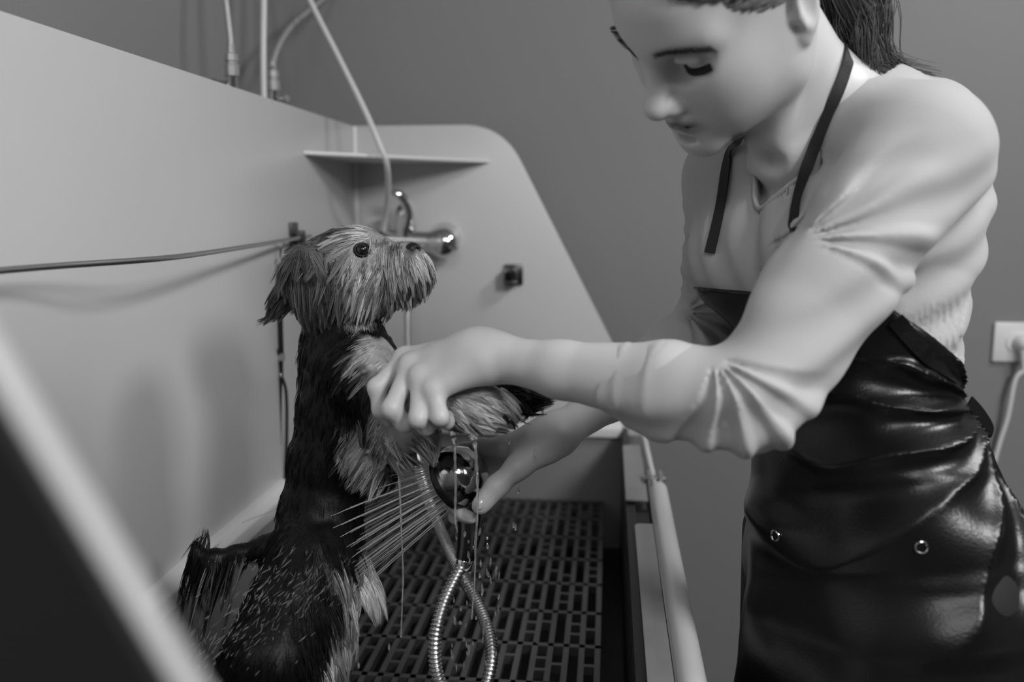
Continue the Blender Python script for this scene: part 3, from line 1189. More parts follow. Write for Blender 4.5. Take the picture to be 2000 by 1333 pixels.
def shirt_folds(p, d):
    d = fan(p, d, CROOK, eR, eD, .0072, 15.5, .014, .12, .2, 2.0)
    d = fan(p, d, ARMP, eR, eD, .0052, 15, .02, .14, -1.15, .55, 1.0)
    d = fan(p, d, W(1335, 610, 1.10), eR, eD, .004, 12, .012, .09, -.9, 1.6)
    d = arm_folds(p, d, N_EL, N_WR, .0022, 110, .30, .47, .5, FWD)
    d = arm_folds(p, d, F_SH, F_EL, .0026, 110, .2, .8, 1.2, FWD)
    # chest drape below the neckline
    c = T_P[2] + FROc * .10 - Zv * .005
    q = p - c
    w = np.exp(-((q @ LATc) / .09) ** 2 - (q[:, 2] / .055) ** 2) * (q @ FROc > -.06)
    d = d + w * .0035 * np.sin((q @ LATc) * 150 + q[:, 2] * 40 + 3 * vnoise(p, 14, 2))
    # soft drag lines along the side and back
    h = p[:, 2]
    w = sstep(.0, .06, (p - T_P[2]) @ LATc) * (1 - sstep(1.36, 1.42, h)) * sstep(1.02, 1.08, h)
    d = d + w * .0026 * np.sin(h * 130 + ((p - T_P[3]) @ FROc) * 55 + 4 * vnoise(p, 9, 5))
    d = d + .009 * (1 - sstep(TIE[2] - .03, TIE[2], h)) * ((p - T_P[5]) @ FROh > -.2)
    # lies flat under the apron
    t_ = np.clip(((p - N_SH) @ (N_EL - N_SH)) / ((N_EL - N_SH) @ (N_EL - N_SH)), 0, 1)
    arm = np.linalg.norm(p - N_SH - t_[:, None] * (N_EL - N_SH), axis=1)
    t_ = np.clip(((p - N_EL) @ (N_WR - N_EL)) / ((N_WR - N_EL) @ (N_WR - N_EL)), 0, 1)
    arm = np.minimum(arm, np.linalg.norm(p - N_EL - t_[:, None] * (N_WR - N_EL), axis=1))
    for a_, b_ in ((F_SH, F_EL), (F_EL, F_WR)):
        t_ = np.clip(((p - a_) @ (b_ - a_)) / ((b_ - a_) @ (b_ - a_)), 0, 1)
        arm = np.minimum(arm, np.linalg.norm(p - a_ - t_[:, None] * (b_ - a_), axis=1))
    under = np.minimum(sstep(.008, .02, -((p - b1) @ nB)), sstep(.008, .02, -((p - bib_top) @ nA)))
    d = d + .009 * under * sstep(.062, .075, arm)
    # fine knit ribs
    w = sstep(1.10, 1.13, h) * (1 - sstep(1.25, 1.28, h)) * ((p - T_P[3]) @ LATc > .02) * sstep(.062, .075, arm)
    d = d + w * .0013 * np.sin(((p - T_P[3]) @ T_F[3]) * 1500)
    # arms end at the cuffs
    for e, wv in ((N_CUFF, nrm(N_WR - N_EL)), (F_CUFF, nrm(F_WR - F_EL))):
        near = np.linalg.norm(p - e, axis=1) < .16
        d = np.where(near, np.maximum(d, (p - e) @ wv), d)
    return d


TIE = W(1880, 782, .90)
SH.warp(shirt_folds)
# neckline: an opening that dips at the front
nk_c = W(1560, 262, .905)
nk_b = W(1478, 350, .90)
_c = Solid()
_c.ops = [o for o in SH.ops if o[4] != 'x']
nk1 = hit(_c, 1702, 150)[0] - NECK
nk2 = hit(_c, 1478, 398)[0] - NECK
NKB = nk2 @ FROc * 1.04
NKX = .016
NKA = (nk1 @ LATc) / math.sqrt(max(.2, 1 - ((nk1 @ FROc) / NKB) ** 2)) if nk1 @ FROc > 0 else nk1 @ LATc


def neckline(p, d):
    q = p - NECK
    x, y = q @ LATc, q @ FROc
    x = np.where(y > 0, x + NKX * np.clip(y / NKB, 0, 1), x)
    g = np.abs(x / NKA) ** 2.2 + np.where(y > 0, np.abs(y / (NKB * .965)) ** 2.0, np.abs(y / .075) ** 2)
    h = (1 - g ** .6) * .045
    return np.where(p[:, 2] > T_P[2][2] - .03, np.maximum(d, h), d)


SH.warp(neckline)
NB = []
for t in np.linspace(-1.25, .80, 36):
    x = NKA * math.copysign(abs(math.sin(t)) ** (2 / 2.2), math.sin(t))
    y = NKB * abs(math.cos(t))
    p = NECK + LATc * (x - NKX * min(1, y / NKB)) + FROc * y
    p = A(p[0], p[1], NECK[2] + .12)
    for _ in range(120):
        dd = _c.eval(p[None], p, .002)[0]
        if dd < 3e-4:
            break
        p = p - Zv * max(dd * .5, 2e-4)
    NB.append(p - Zv * .0012)
NB = [NB[0]] + [(NB[i - 1] + 2 * NB[i] + NB[i + 1]) / 4 for i in range(1, len(NB) - 1)] + [NB[-1]]
V, Fq = SH.mesh((-.05, .56, .95), (.60, 1.36, 1.58), .0024)
V, Fq = biggest(V, Fq)
V = relax(V, Fq, 2)
shirt = mesh_np('shirt', V, Fq, M['shirt'], woman)
NBS = spline(NB, 3)
MB().tube(NBS, list(.0004 + .0019 * np.sin(np.linspace(0, math.pi, len(NBS))) ** .45), 8, flat=1.4).build('neckband', M['shirt'], shirt)
shirt['label'] = 'pale long-sleeved jersey top'

# ---- apron
AP = Solid()
LEG = [(W(1640, 1330, .90) + A(0, .05, 0)), W(1860, 1330, .88)]
AP.trunk(T_P[1:], T_AB[1:], T_L[1:], T_F[1:], .03, grow=.012)
for b_ in BUST:
    AP.ell(b_, (.064, .068, .056), (LATc, Zv, FROc), .035)
SK = [T_P[6], W(1722, 1200, .93), W(1730, 1400, .93), W(1738, 1700, .93)]
AP.trunk(SK, [(.148, .110), (.160, .125), (.174, .138), (.19, .155)], [LATh] * 4, [FROh] * 4, .015, grow=.004)
AP.ell(W(1580, 1010, .93), (.075, .028, .060), (LATh, nrm(Zv), FROh), .02)            # belly fold over the pocket
def apron_shape(p, d):
    q = p - TIE
    r = np.linalg.norm(q, axis=1)
    side = (p - T_P[4]) @ LATh
    # gathers fanning out from the tie at the back of the waist
    ang = np.arctan2(q[:, 2], -(q @ nrm(FROh * -1)))
    a2 = np.arctan2(-q[:, 2], (q @ FROh) + 1e-6)
    w = sstep(.0, .05, side) * sstep(.01, .04, r) * (1 - sstep(.17, .31, r)) * (p[:, 2] < TIE[2] + .05)
    rid = 1 - 1.7 * np.abs(np.sin(a2 * 9 + 1.6 * vnoise(p, 11, 6))) ** .8
    d = d - w * .0062 * rid * (.35 + 1.1 * vnoise(p, 15, 4))
    # long soft folds down the skirt
    w2 = (1 - sstep(.93, 1.03, p[:, 2]))
    d = d + w2 * .006 * np.sin((p @ LATh) * 42 + (p @ FROh) * 30 + 3 * vnoise(p, 6, 8))
    d = d + .0008 * (vnoise(p, 34, 11) - .5) * 2
    # waist drawn in at the tie
    # bib: cut by its top edge and by the edge slanting down to the tie
    d = np.maximum(d, (p - bib_top) @ nA)
    d = np.maximum(d, (p - b1) @ nB)
    return d


AP.warp(apron_shape)
V, Fq = AP.mesh((-.0, .56, .42), (.62, 1.30, 1.34), .0025)
V, Fq = biggest(V, Fq)
V = relax(V, Fq, 4)
apron = mesh_np('apron', V, Fq, M['apron'], woman)
apron['label'] = 'shiny black apron gathered and tied at the waist'


def strip(P, w, nrms, name, m, parent, th=.0016):
    v = []
    P = [np.asarray(p) for p in P]
    for i, p in enumerate(P):
        t = nrm(P[min(i + 1, len(P) - 1)] - P[max(i - 1, 0)])
        nn = nrm(nrms if not callable(nrms) else nrms(i / (len(P) - 1)))
        s_ = nrm(np.cross(t, nn))
        nn = np.cross(s_, t)
        ww = w if not hasattr(w, '__len__') else np.interp(i / (len(P) - 1), np.linspace(0, 1, len(w)), w)
        v += [p - s_ * ww / 2 - nn * th / 2, p + s_ * ww / 2 - nn * th / 2, p + s_ * ww / 2 + nn * th / 2, p - s_ * ww / 2 + nn * th / 2]
    f = []
    for i in range(len(P) - 1):
        for k in range(4):
            f.append((i * 4 + k, i * 4 + (k + 1) % 4, i * 4 + 4 + (k + 1) % 4, i * 4 + 4 + k))
    f += [(3, 2, 1, 0), tuple(range(len(v) - 4, len(v)))]
    return MB().add(v, f).build(name, m, parent)


# legs and shoes below the frame
LG = Solid()
for s_ in (-1, 1):
    hip = T_P[6] + LATh * .085 * s_ - Zv * .02
    knee = A(hip[0] - .02, hip[1], .50)
    ank = A(hip[0] + .02, hip[1], .09)
    LG.chain([hip, knee, ank], [.085, .058, .042], .03)
V, Fq = LG.mesh((.0, .6, .02), (.62, 1.3, 1.05), .008)
mesh_np('trousers', V, Fq, M['trousers'], woman)
for s_ in (-1, 1):
    hip = T_P[6] + LATh * .085 * s_
    a_ = A(hip[0] + .03, hip[1], .045)
    SHO = Solid().chain([a_, a_ + FROh * .10 - Zv * .003, a_ + FROh * .18 - Zv * .010], [.040, .038, .030], .02)
    SHO.cone(a_, a_ + Zv * .07, .038, .044, .02)
    SHO.warp(lambda p, d: np.maximum(d, -(p[:, 2] - .002)))
    V, Fq = SHO.mesh(a_ - .28, a_ + .28, .006)
    mesh_np('shoe', V, Fq, M['trousers'], woman)


class Both:
    def __init__(s, *a):
        s.a = a

    def eval(s, p, c, r):
        return np.min([x.eval(p, c, r) for x in s.a], 0)


# ---- apron neck strap, eyelets and ties
sk = Both(B, SH)
P, Nn = [], []
for px, py in ((1652, 118), (1647, 140), (1639, 170), (1622, 222), (1602, 264), (1585, 302), (1570, 350), (1560, 395), (1553, 425), (1549, 448)):
    p, n = hit(sk, px, py)
    P.append(p + n * .0034)
    Nn.append(n)
NN = np.array(Nn)
P = [P[0]] + [(P[i - 1] + 2 * P[i] + P[i + 1]) / 4 for i in range(1, len(P) - 1)] + [P[-1]]
P = [P[0] + FWD * .050 + RT * .006 + UPV * .016, P[0] + FWD * .018 + RT * .004 + UPV * .014] + P
NN = np.array([RT, nrm(RT - FWD * .4)] + Nn)
strip(spline(P, 5), .0115, lambda t: A(*[np.interp(t, np.linspace(0, 1, len(NN)), NN[:, k]) for k in range(3)]), 'neck_strap', M['strap'], apron, .002)
P, Nn = [], []
for px, py in ((1440, 262), (1434, 282), (1428, 300), (1423, 320), (1419, 342), (1416, 366), (1413, 390), (1407, 420), (1400, 450), (1388, 495)):
    p, n = hit(sk, px, py)
    P.append(p + n * .0034)
    Nn.append(n)
N2 = np.array(Nn)
P = [P[0]] + [(P[i - 1] + 2 * P[i] + P[i + 1]) / 4 for i in range(1, len(P) - 1)] + [P[-1]]
strip(spline(P, 5), .0115, lambda t: A(*[np.interp(t, np.linspace(0, 1, len(N2)), N2[:, k]) for k in range(3)]), 'neck_strap', M['strap'], apron, .002)
for px, py in ((1515, 1047), (1800, 1070)):
    p, n = hit(AP, px, py)
    MB().torus(p + n * .0008, n, .0050, .0011, 28, 8).build('eyelet', M['chrome'], apron)
kn, n = hit(AP, 1880, 784)
kn = kn + n * .004
for k, path in enumerate((((1893, 785), (1915, 810), (1932, 838), (1926, 848), (1905, 815), (1892, 790)), ((1893, 788), (1915, 850), (1940, 915), (1962, 962)), ((1891, 790), (1906, 850), (1922, 920), (1935, 975)))):
    d0 = float((kn - CAM) @ FWD)
    pp = spline([W(a, b, d0 + .012 * i / 3) for i, (a, b) in enumerate(path)], 8)
    strip(pp, .0135, -FWD + RT * .6, 'tie', M['apron'], apron, .0016)
P, Nn = [], []
for i in range(9):
    t = i / 8
    p, n = hit(AP, 1748 + (1872 - 1748) * t, 624 + (748 - 624) * t + 9 * math.sin(3.1 * t))
    P.append(p + n * .0012)
    Nn.append(n)
N3 = np.array(Nn)
strip(spline(P, 4), .015, lambda t: A(*[np.interp(t, np.linspace(0, 1, len(N3)), N3[:, k]) for k in range(3)]), 'hem', M['apron'], apron, .003)
th = W(941, 983, .9355)
tn_ = nrm(-FWD * .9 + RT * .35 + UPV * .2)
NL = Solid().ell(th, (.0052, .0075, .0022), (nrm(np.cross(nrm(W(938, 988, .944) - W(970, 951, .946)), tn_)), nrm(W(938, 988, .944) - W(970, 951, .946)), tn_), .004)
Vn, Fn = NL.mesh(th - .012, th + .012, .0006)
mesh_np('thumbnail', Vn, Fn, M['nail'], woman)

# ---- brows, lashes
def on_head(f, u, s_, lift=.0):
    """drop a face-local place onto the skin along the facing axis"""
    p = H(f, u, s_)
    for _ in range(60):
        d = B.eval(p[None], p, .002)[0]
        if d < 3e-4:
            break
        p = p - HF * max(d * .6, 1e-4)
    return p + normal(B, p) * lift


rs = np.random.RandomState(3)
for q in (-1, 1):
    R_, T_ = [], []
    for i in range(170 if q > 0 else 90):
        t = rs.rand()
        s_ = q * (.013 + .046 * t)
        u = .0310 + .0045 * math.sin(t * 2.6) + (rs.rand() - .5) * (.0075 * (1 - .6 * t)) - .004 * t
        p = on_head(.125, u, s_)
        n = normal(B, p)
        R_.append(p)
        T_.append(p + nrm(HS * q * .9 + HU * (.45 - .7 * t)) * .0085 + n * .0012)
    R_, T_ = np.array(R_), np.array(T_)
    strands(R_, lambda t: R_ + (T_ - R_) * t, 3, .00034, 'eyebrow', M['brow'], woman, np.full(len(R_), .03))
    R_, T_ = [], []
    for i in range(420):
        t = rs.rand()
        s_ = q * (.017 + .031 * t)
        p = on_head(.125, .0040 - .0016 * math.sin(t * 3.1) + .0045 * t * t, s_)
        f_ = (p - HO) @ HF
        if not .052 < f_ < .088:
            continue
        R_.append(p)
        T_.append(p + nrm(HF * .45 - HU * (.75 - .5 * t) + HS * q * (.8 * t - .1)) * (.0050 + .0035 * t))
    R_, T_ = np.array(R_), np.array(T_)
    strands(R_, lambda t: R_ + (T_ - R_) * t, 4, .0005, 'eyelashes', M['brow'], woman, np.full(len(R_), .015))

# ---- hair: scalp and ponytail
HC = Solid()
HC.ell(H(-.020, .052, 0), (.106, .087, .081), HA, .02)
HC.ell(H(.036, .056, 0), (.060, .056, .066), HA, .02)


def hairline(p, d):
    q = (p - HO) @ np.array(HA).T
    edge = -.038 + .86 * (q[:, 0] + .062) + .004 * np.sin(q[:, 2] * 90)
    edge = np.where(q[:, 0] > .045, np.maximum(edge, .060), edge)
    d = np.maximum(d, edge - q[:, 1])
    ang = np.arctan2(q[:, 2], q[:, 1] - .02)
    return d + .0012 * np.sin(ang * 60 + 3 * vnoise(p, 30, 1))


HC.warp(hairline)
V, Fq = HC.mesh(HO - .17, HO + .2, .003)
hair = mesh_np('hair', V, Fq, M['hair'], woman, tone=np.full((len(V), 3), .09))
hair['label'] = 'brown hair pulled back into a ponytail'
rs = np.random.RandomState(11)
TB = [H(-.112, .045, .0), W(1640, -30, .885), W(1656, 42, .895), W(1684, 94, .90), W(1730, 130, .895), W(1800, 160, .885)]
TB = np.array(spline(TB, 14))
n = 2400
ofs = rs.randn(n, 3) * 1.0
lk = rs.randint(0, 26, n)
lko = rs.randn(26, 3)
ofs = lko[lk] * .85 + ofs * .20
ln = .6 + .4 * rs.rand(n)


def tail_at(t):
    x = np.clip(t * ln, 0, 1) * (len(TB) - 1)
    i = np.clip(x.astype(int), 0, len(TB) - 2)
    c = TB[i] + (TB[i + 1] - TB[i]) * (x - i)[:, None]
    w = .009 + .019 * sstep(0, .3, t) * (1 - .75 * sstep(.4, 1, t))
    wv = .004 * np.sin(t * 9 + lk * 1.7)[:, None] * (RT + Zv)
    return c + ofs * w + wv


strands(tail_at(0), tail_at, 16, .00065, 'ponytail', M['hair'], woman, .07 + .30 * rs.rand(26)[lk] ** 1.5, taper=.4)
# strands lying over the scalp, temple to the back of the head
nr = 1400
th_ = rs.rand(nr) * 3.0 - 1.5
R0 = np.stack([np.interp(np.abs(th_), [0, .8, 1.5], [.088, .050, .004]), np.interp(np.abs(th_), [0, .8, 1.5], [.088, .066, .022]), np.sin(np.clip(th_, -1.5, 1.5)) * .074], 1)
R0 += rs.randn(nr, 3) * .004


def scalp_at(t):
    a = t * 2.0
    f = R0[:, 0] * (1 - t) - .105 * t
    u = R0[:, 1] * (1 - t) + .05 * t
    s_ = R0[:, 2] * (1 - t) ** .7
    v = np.stack([f + .02, u - .052, s_], 1)
    k = np.sqrt((v[:, 0] / .108) ** 2 + (v[:, 1] / .089) ** 2 + (v[:, 2] / .083) ** 2)
    k = np.where(f > .02, np.sqrt((np.maximum(f - .036, 0) / .061) ** 2 + ((u - .056) / .058) ** 2 + (s_ / .068) ** 2), k)
    v = v / np.maximum(k, .3)[:, None] * (1.0 + .01 * math.sin(3 * t)) if False else v / np.sqrt((v[:, 0] / .109) ** 2 + (v[:, 1] / .090) ** 2 + (v[:, 2] / .0835) ** 2)[:, None]
    return HO + (v[:, :1] - .02) * HF + (v[:, 1:2] + .052) * HU + v[:, 2:3] * HS


strands(scalp_at(0), scalp_at, 12, .0008, 'hair_strands', M['hair'], woman, .05 + .16 * rs.rand(nr) ** 2, taper=.6)

# ------------------------------------------------------------------ the dog
DF = nrm(RT + UPV * .10 - FWD * .22)
DU = nrm(Zv - DF * (Zv @ DF))
DS = np.cross(DU, DF)                # away from or towards the lens
if DS @ FWD > 0:
    DS = -DS
DA = (DF, DU, DS)
D = Solid()
D.ell(W(672, 522, 1.045), (.047, .0425, .042), DA, .02)
D.ell(W(705, 492, 1.035), (.030, .026, .034), DA, .02)
D.cone(W(712, 528, 1.035), W(792, 507, 1.016), .033, .0165, .02)
D.cone(W(742, 500, 1.028), W(800, 489, 1.014), .012, .0085, .012)
D.ell(W(772, 545, 1.018), (.036, .026, .024), DA, .02)
D.ell(W(812, 525, 1.008), (.017, .017, .016), DA, .02)
D.ell(W(695, 568, 1.03), (.045, .033, .042), DA, .025)
D.ell(W(603, 560, 1.005), (.022, .040, .010), (DF, nrm(DU + DF * .15), DS), .02)
D.ell(W(600, 520, 1.02), (.022, .02, .018), DA, .02)
D.chain([W(596, 528, 1.06), W(556, 580, 1.055), W(533, 606, 1.05)], [.018, .011, .005], .02)
D.chain([W(660, 590, 1.06), W(670, 700, 1.055)], [.040, .047], .02)
D.chain([W(670, 700, 1.055), W(668, 800, 1.05), W(652, 900, 1.045), W(628, 1000, 1.04), W(606, 1085, 1.03)], [.047, .051, .0485, .0450, .042], .02)
D.ell(W(712, 735, 1.03), (.042, .05, .045), (RT, Zv, FWD), .03)
D.chain([W(712, 745, 1.0), W(772, 812, .955), W(865, 800, .905), W(930, 797, .888)], [.040, .026, .0185, .0180], .02)
D.ell(W(943, 797, .885), (.030, .021, .020), (nrm(RT - UPV * .15), UPV, FWD), .012)
for i in range(4):
    D.ball(W(962 + 9 * i - (i > 2) * 22, 788 + 11 * i, .874 + .006 * i), .0105, .006)
D.chain([W(690, 745, 1.09), W(800, 795, .99), W(930, 768, .935), W(1010, 775, .922)], [.034, .024, .0165, .0165], .02)
D.ell(W(1022, 778, .922), (.020, .014, .014), (nrm(RT - UPV * .2), UPV, FWD), .012)
D.chain([W(745, 830, .97), W(772, 862, .945), W(835, 852, .925)], [.020, .017, .010], .015)
D.ell(W(722, 880, 1.01), (.030, .042, .028), (nrm(RT + UPV * .3), Zv, FWD), .03)
D.chain([W(596, 1115, 1.0), W(530, 1290, .945), W(480, 1420, .93), W(505, 1560, .935)], [.046, .050, .034, .016], .02)
D.ell(W(498, 1583, .925), (.022, .012, .018), (nrm(RT - FWD * .5), Zv, FWD), .012)
D.chain([W(617, 1090, 1.0), W(604, 1205, .962), W(598, 1330, .94), W(608, 1450, .945), W(615, 1575, .95)], [.034, .026, .022, .016, .014], .025)
D.ell(W(628, 1590, .940), (.022, .012, .016), (RT, Zv, FWD), .012)
D.chain([W(645, 1055, 1.06), W(678, 1150, 1.075), W(660, 1235, 1.10), W(652, 1320, 1.11), W(655, 1395, 1.115)], [.034, .030, .015, .011, .011], .025)
D.ell(W(662, 1398, 1.105), (.020, .011, .014), (RT, Zv, FWD), .012)
D.chain([W(560, 1062, 1.03), W(520, 1070, 1.025), W(465, 1084, 1.02), W(412, 1092, 1.012), W(385, 1084, 1.01), W(381, 1062, 1.01)], [.016, .0115, .0095, .0080, .0062, .003], .012)


def wet_coat(p, d):
    return d + .0022 * (vnoise(p * A(1, 1, .45), 95, 2) - .5) + .004 * (vnoise(p * A(1, 1, .5), 38, 5) - .5)


D.warp(wet_coat)
EYE, en = hit(D, 708, 487)
D.ball(EYE - en * .004, .0092, .004, 's')
V, Fq = D.mesh((-.66, .72, .60), (.08, 1.30, 1.42), .0022)

# coat pattern: black saddle, tan face, chest patches, legs and paws
TAN = [(W(720, 520, 1.03), .062, .46), (W(790, 540, 1.02), .050, .46), (W(690, 580, 1.02), .045, .56), (W(618, 530, 1.02), .044, .16), (W(600, 585, 1.0), .036, .20),
       (W(735, 715, 1.0), .040, .60), (W(760, 735, .98), .036, .60), (W(715, 890, .99), .034, .60), (W(740, 860, .97), .03, .5), (W(800, 850, .93), .045, .5),
       (W(900, 800, .89), .070, .66), (W(950, 800, .885), .036, .78),
       (W(628, 1165, .975), .040, .56), (W(610, 1270, .945), .047, .66), (W(602, 1400, .94), .05, .6), (W(612, 1540, .945), .05, .5),
       (W(672, 1130, 1.07), .047, .66), (W(660, 1220, 1.09), .05, .66), (W(655, 1350, 1.11), .05, .5),
       (W(440, 1105, 1.01), .014, .4)]
STREAK = [(W(764, 482, 1.010), .011), (W(757, 540, .998), .013), (W(820, 545, .998), .014), (W(775, 575, .998), .011), (W(655, 560, .99), .016), (W(690, 610, .99), .010)]
BLK = [(W(585, 1180, .95), .050), (W(535, 1280, .91), .060), (W(480, 1420, .92), .06), (W(1020, 772, .93), .045), (W(665, 640, 1.04), .034), (W(640, 700, 1.0), .046)]


def dog_tone(p, jit=0.0):
    w = np.zeros(len(p))
    tt = np.zeros(len(p))
    nz = (vnoise(p, 70, 4) - .5) * .022 + (vnoise(p, 190, 14) - .5) * .010
    for c, r, v in TAN:
        k = 1 - sstep(r * .72, r * 1.08, np.linalg.norm(p - c, axis=1) + nz)
        tt = np.where(k > w, v, tt)
        w = np.maximum(w, k)
    for c, r in BLK:
        w = w * sstep(r * .75, r * 1.05, np.linalg.norm(p - c, axis=1) + nz)
    for c, r in STREAK:
        w = w * (.30 + .70 * sstep(r * .5, r * 1.2, np.linalg.norm(p - c, axis=1) + nz))
    return .0045 + w * (tt - .0045)


dog = mesh_np('dog', V, Fq, M['wetfur'], None, tone=(dog_tone(V) * (.40 + .3 * vnoise(V * A(1, 1, .3), 160, 7)))[:, None].repeat(3, 1))
tag(dog, 'small wet black and tan dog standing on its hind legs in the tub', 'dog')
nv = np.empty(len(V) * 3, np.float32)
dog.data.vertices.foreach_get('normal', nv)
NV = nv.reshape(-1, 3).astype(float)
RS = np.random.RandomState(21)


def coat(name, centre_r, n, flow, length, lift, grav, clump, rad, tone_mul=1.0, label=None, keep=None, tone=None, seg=6, pull=.8, zmin=None):
    """locks of wet hair rooted on the skin inside the given balls"""
    w = np.zeros(len(V))
    for c, r in centre_r:
        w = np.maximum(w, (np.linalg.norm(V - c, axis=1) < r) * 1.0)
    w *= (np.linalg.norm(V - EYE, axis=1) > .0112)
    if keep is not None:
        w *= keep(V, NV)
    w *= ((V - CAM) * NV).sum(1) < .35        # nothing on the far, unseen side
    idx = np.flatnonzero(w)
    if not len(idx):
        return None
    r_ = RS.choice(idx, n)
    root = V[r_] + RS.randn(n, 3) * .0012 - NV[r_] * .0015
    N_ = NV[r_]
    fl = flow(root, N_)
    fl = fl - N_ * (fl * N_).sum(1, keepdims=True) * .85
    fl /= np.linalg.norm(fl, axis=1, keepdims=True) + 1e-9
    L_ = length * (.55 + .7 * RS.rand(n, 1))
    if zmin is not None:
        L_ = np.minimum(L_, np.maximum((root[:, 2:3] - zmin) * (.8 + .5 * RS.rand(n, 1)), .007))
    tip = root + fl * L_ + N_ * lift * L_ + grav * L_ * A(0, 0, -1) + RS.randn(n, 3) * L_ * .06
    mid = root + fl * L_ * .45 + N_ * (lift * 1.0 + .10) * L_
    g = max(1, n // clump)
    gi = RS.choice(n, g, replace=False)
    near = np.empty(n, int)
    for s_ in range(0, n, 2000):
        near[s_:s_ + 2000] = ((root[s_:s_ + 2000, None] - root[gi][None]) ** 2).sum(2).argmin(1)
    gt = tip[gi][near]
    ok = np.linalg.norm(root - root[gi][near], axis=1, keepdims=True) < length * .8
    tip = np.where(ok, tip * (1 - pull) + gt * pull, tip)
    gm = mid[gi][near]
    mid = np.where(ok, mid * (1 - pull * .4) + gm * pull * .4, mid)
    tn = dog_tone(root) if tone is None else tone(root)
    lockt = (.25 + 1.0 * RS.rand(g))[near]
    tn = np.clip(tn * tone_mul * lockt * (.8 + .4 * RS.rand(n)), .004, .85)
    o = strands(root, lambda t: root * (1 - t) ** 2 + 2 * t * (1 - t) * mid + t * t * tip, seg, rad, name, M['fur'], dog, tn, taper=.10)
    if label:
        o['label'] = label
    return o


down = A(0, 0, -1)
HEADC = W(690, 525, 1.035)


def head_flow(p, N_):
    q = (p - HEADC) @ np.array(DA).T
    back = -DF
    top = sstep(.010, .035, q[:, 1])[:, None] * (q[:, 0] < .03)[:, None]
    muz = sstep(.035, .06, q[:, 0])[:, None]
    v = down * 1.0 + back * .35
    v = v * (1 - top) + top * (back * 1.0 + down * .45)
    return v * (1 - muz) + muz * (down * 1.0 + DF * .18)


hb = [(W(672, 522, 1.045), .052), (W(705, 492, 1.035), .045), (W(695, 568, 1.03), .055)]
ZB = W(700, 626, 1.03)[2]
coat('head_fur', hb, 9500, head_flow, .034, .02, .10, 34, .00046, 1.25, zmin=ZB, pull=.85)
coat('muzzle_fur', [(W(772, 540, 1.018), .040), (W(815, 525, 1.01), .022)], 5000, head_flow, .021, .05, .12, 26, .00042, 1.25, zmin=W(800, 606, 1.02)[2],
     keep=lambda v, n: np.linalg.norm(v - W(805, 489, 1.008), axis=1) > .0125)
coat('beard', [(W(700, 605, 1.03), .034), (W(760, 590, 1.02), .026), (W(640, 600, 1.02), .03), (W(805, 565, 1.01), .022)], 2800, lambda p, n: down + DF * -.05 + 0 * p, .018, .05, .2, 22, .00045, 1.15)
coat('beard', [(W(826, 530, 1.008), .012)], 130, lambda p, n: DF * .8 + down * .6 + 0 * p, .015, .05, .2, 16, .0005, .7)
coat('ear_fur', [(W(600, 550, 1.005), .045), (W(600, 515, 1.02), .034)], 4600, lambda p, n: down + DF * .06 + 0 * p, .034, .02, .2, 40, .00048, 1.1, zmin=W(600, 640, 1.0)[2], tone=lambda p: .05 + .26 * vnoise(p, 120, 3) ** 1.5)
coat('ear_fur', [(W(556, 580, 1.055), .024), (W(535, 604, 1.05), .02), (W(580, 548, 1.057), .022)], 1300, lambda p, n: nrm(W(520, 625, 1.05) - W(585, 535, 1.06)) + 0 * p, .024, .05, .15, 30, .0004, 1.0, tone=lambda p: .05 + .22 * vnoise(p, 120, 9))
body = [(W(670, 700, 1.055), .062), (W(668, 800, 1.05), .065), (W(652, 900, 1.045), .065), (W(628, 1000, 1.04), .062), (W(598, 1090, 1.03), .062), (W(660, 640, 1.06), .05)]
body = [(W(650, 900, 1.03), .34)]
coat('body_fur', body, 17000, lambda p, n: down + RT * -.10 + 0 * p, .020, .012, .0, 9, .00034, 1.0,
     keep=lambda v, n: (dog_tone(v) < .09) & (v[:, 2] < W(650, 618, 1.05)[2]) & (v[:, 2] > .86))
coat('chest_fur', [(W(735, 715, 1.0), .048), (W(715, 885, .99), .045), (W(760, 850, .95), .03)], 5200, lambda p, n: down * .8 - RT * .55 + 0 * p, .024, .03, .1, 16, .0004, 1.25)
coat('paw_fur', [(W(920, 797, .89), .034), (W(955, 800, .88), .028)], 3200, lambda p, n: RT * 1.0 + down * .35 + 0 * p, .017, .04, .25, 24, .00042, 1.3)
coat('paw_fur', [(W(1010, 775, .922), .030), (W(970, 770, .93), .026)], 500, lambda p, n: RT * 1.0 + down * .2 + 0 * p, .022, .10, .15, 16, .0007, 1.0, tone=lambda p: .02 + .06 * vnoise(p, 90, 2))
coat('leg_fur', [(W(772, 858, .945), .024), (W(830, 852, .925), .02)], 600, lambda p, n: RT * .6 + down * .8 + 0 * p, .026, .05, .2, 22, .0008, 1.1)
coat('leg_fur', [(W(620, 1120, .985), .04), (W(612, 1220, .955), .042), (W(600, 1330, .94), .045), (W(608, 1450, .945), .045)], 4600, lambda p, n: down + RT * .05 + 0 * p, .036, .06, .1, 26, .00045, 1.5)
coat('leg_fur', [(W(672, 1120, 1.07), .042), (W(660, 1220, 1.095), .04), (W(655, 1310, 1.11), .04)], 3400, lambda p, n: down + RT * .12 + 0 * p, .040, .16, .1, 30, .00045, 1.5)
coat('leg_fur', [(W(575, 1130, .98), .06), (W(520, 1270, .94), .062), (W(478, 1400, .93), .05)], 2400, lambda p, n: down - RT * .45 + 0 * p, .022, .06, .1, 10, .0005, .8)


def tail_tone(p):
    t = vnoise(p, 210, 6)
    return .012 + .55 * sstep(.35, .55, t) * ((p @ RT) > (W(412, 1090, 1.01) @ RT))


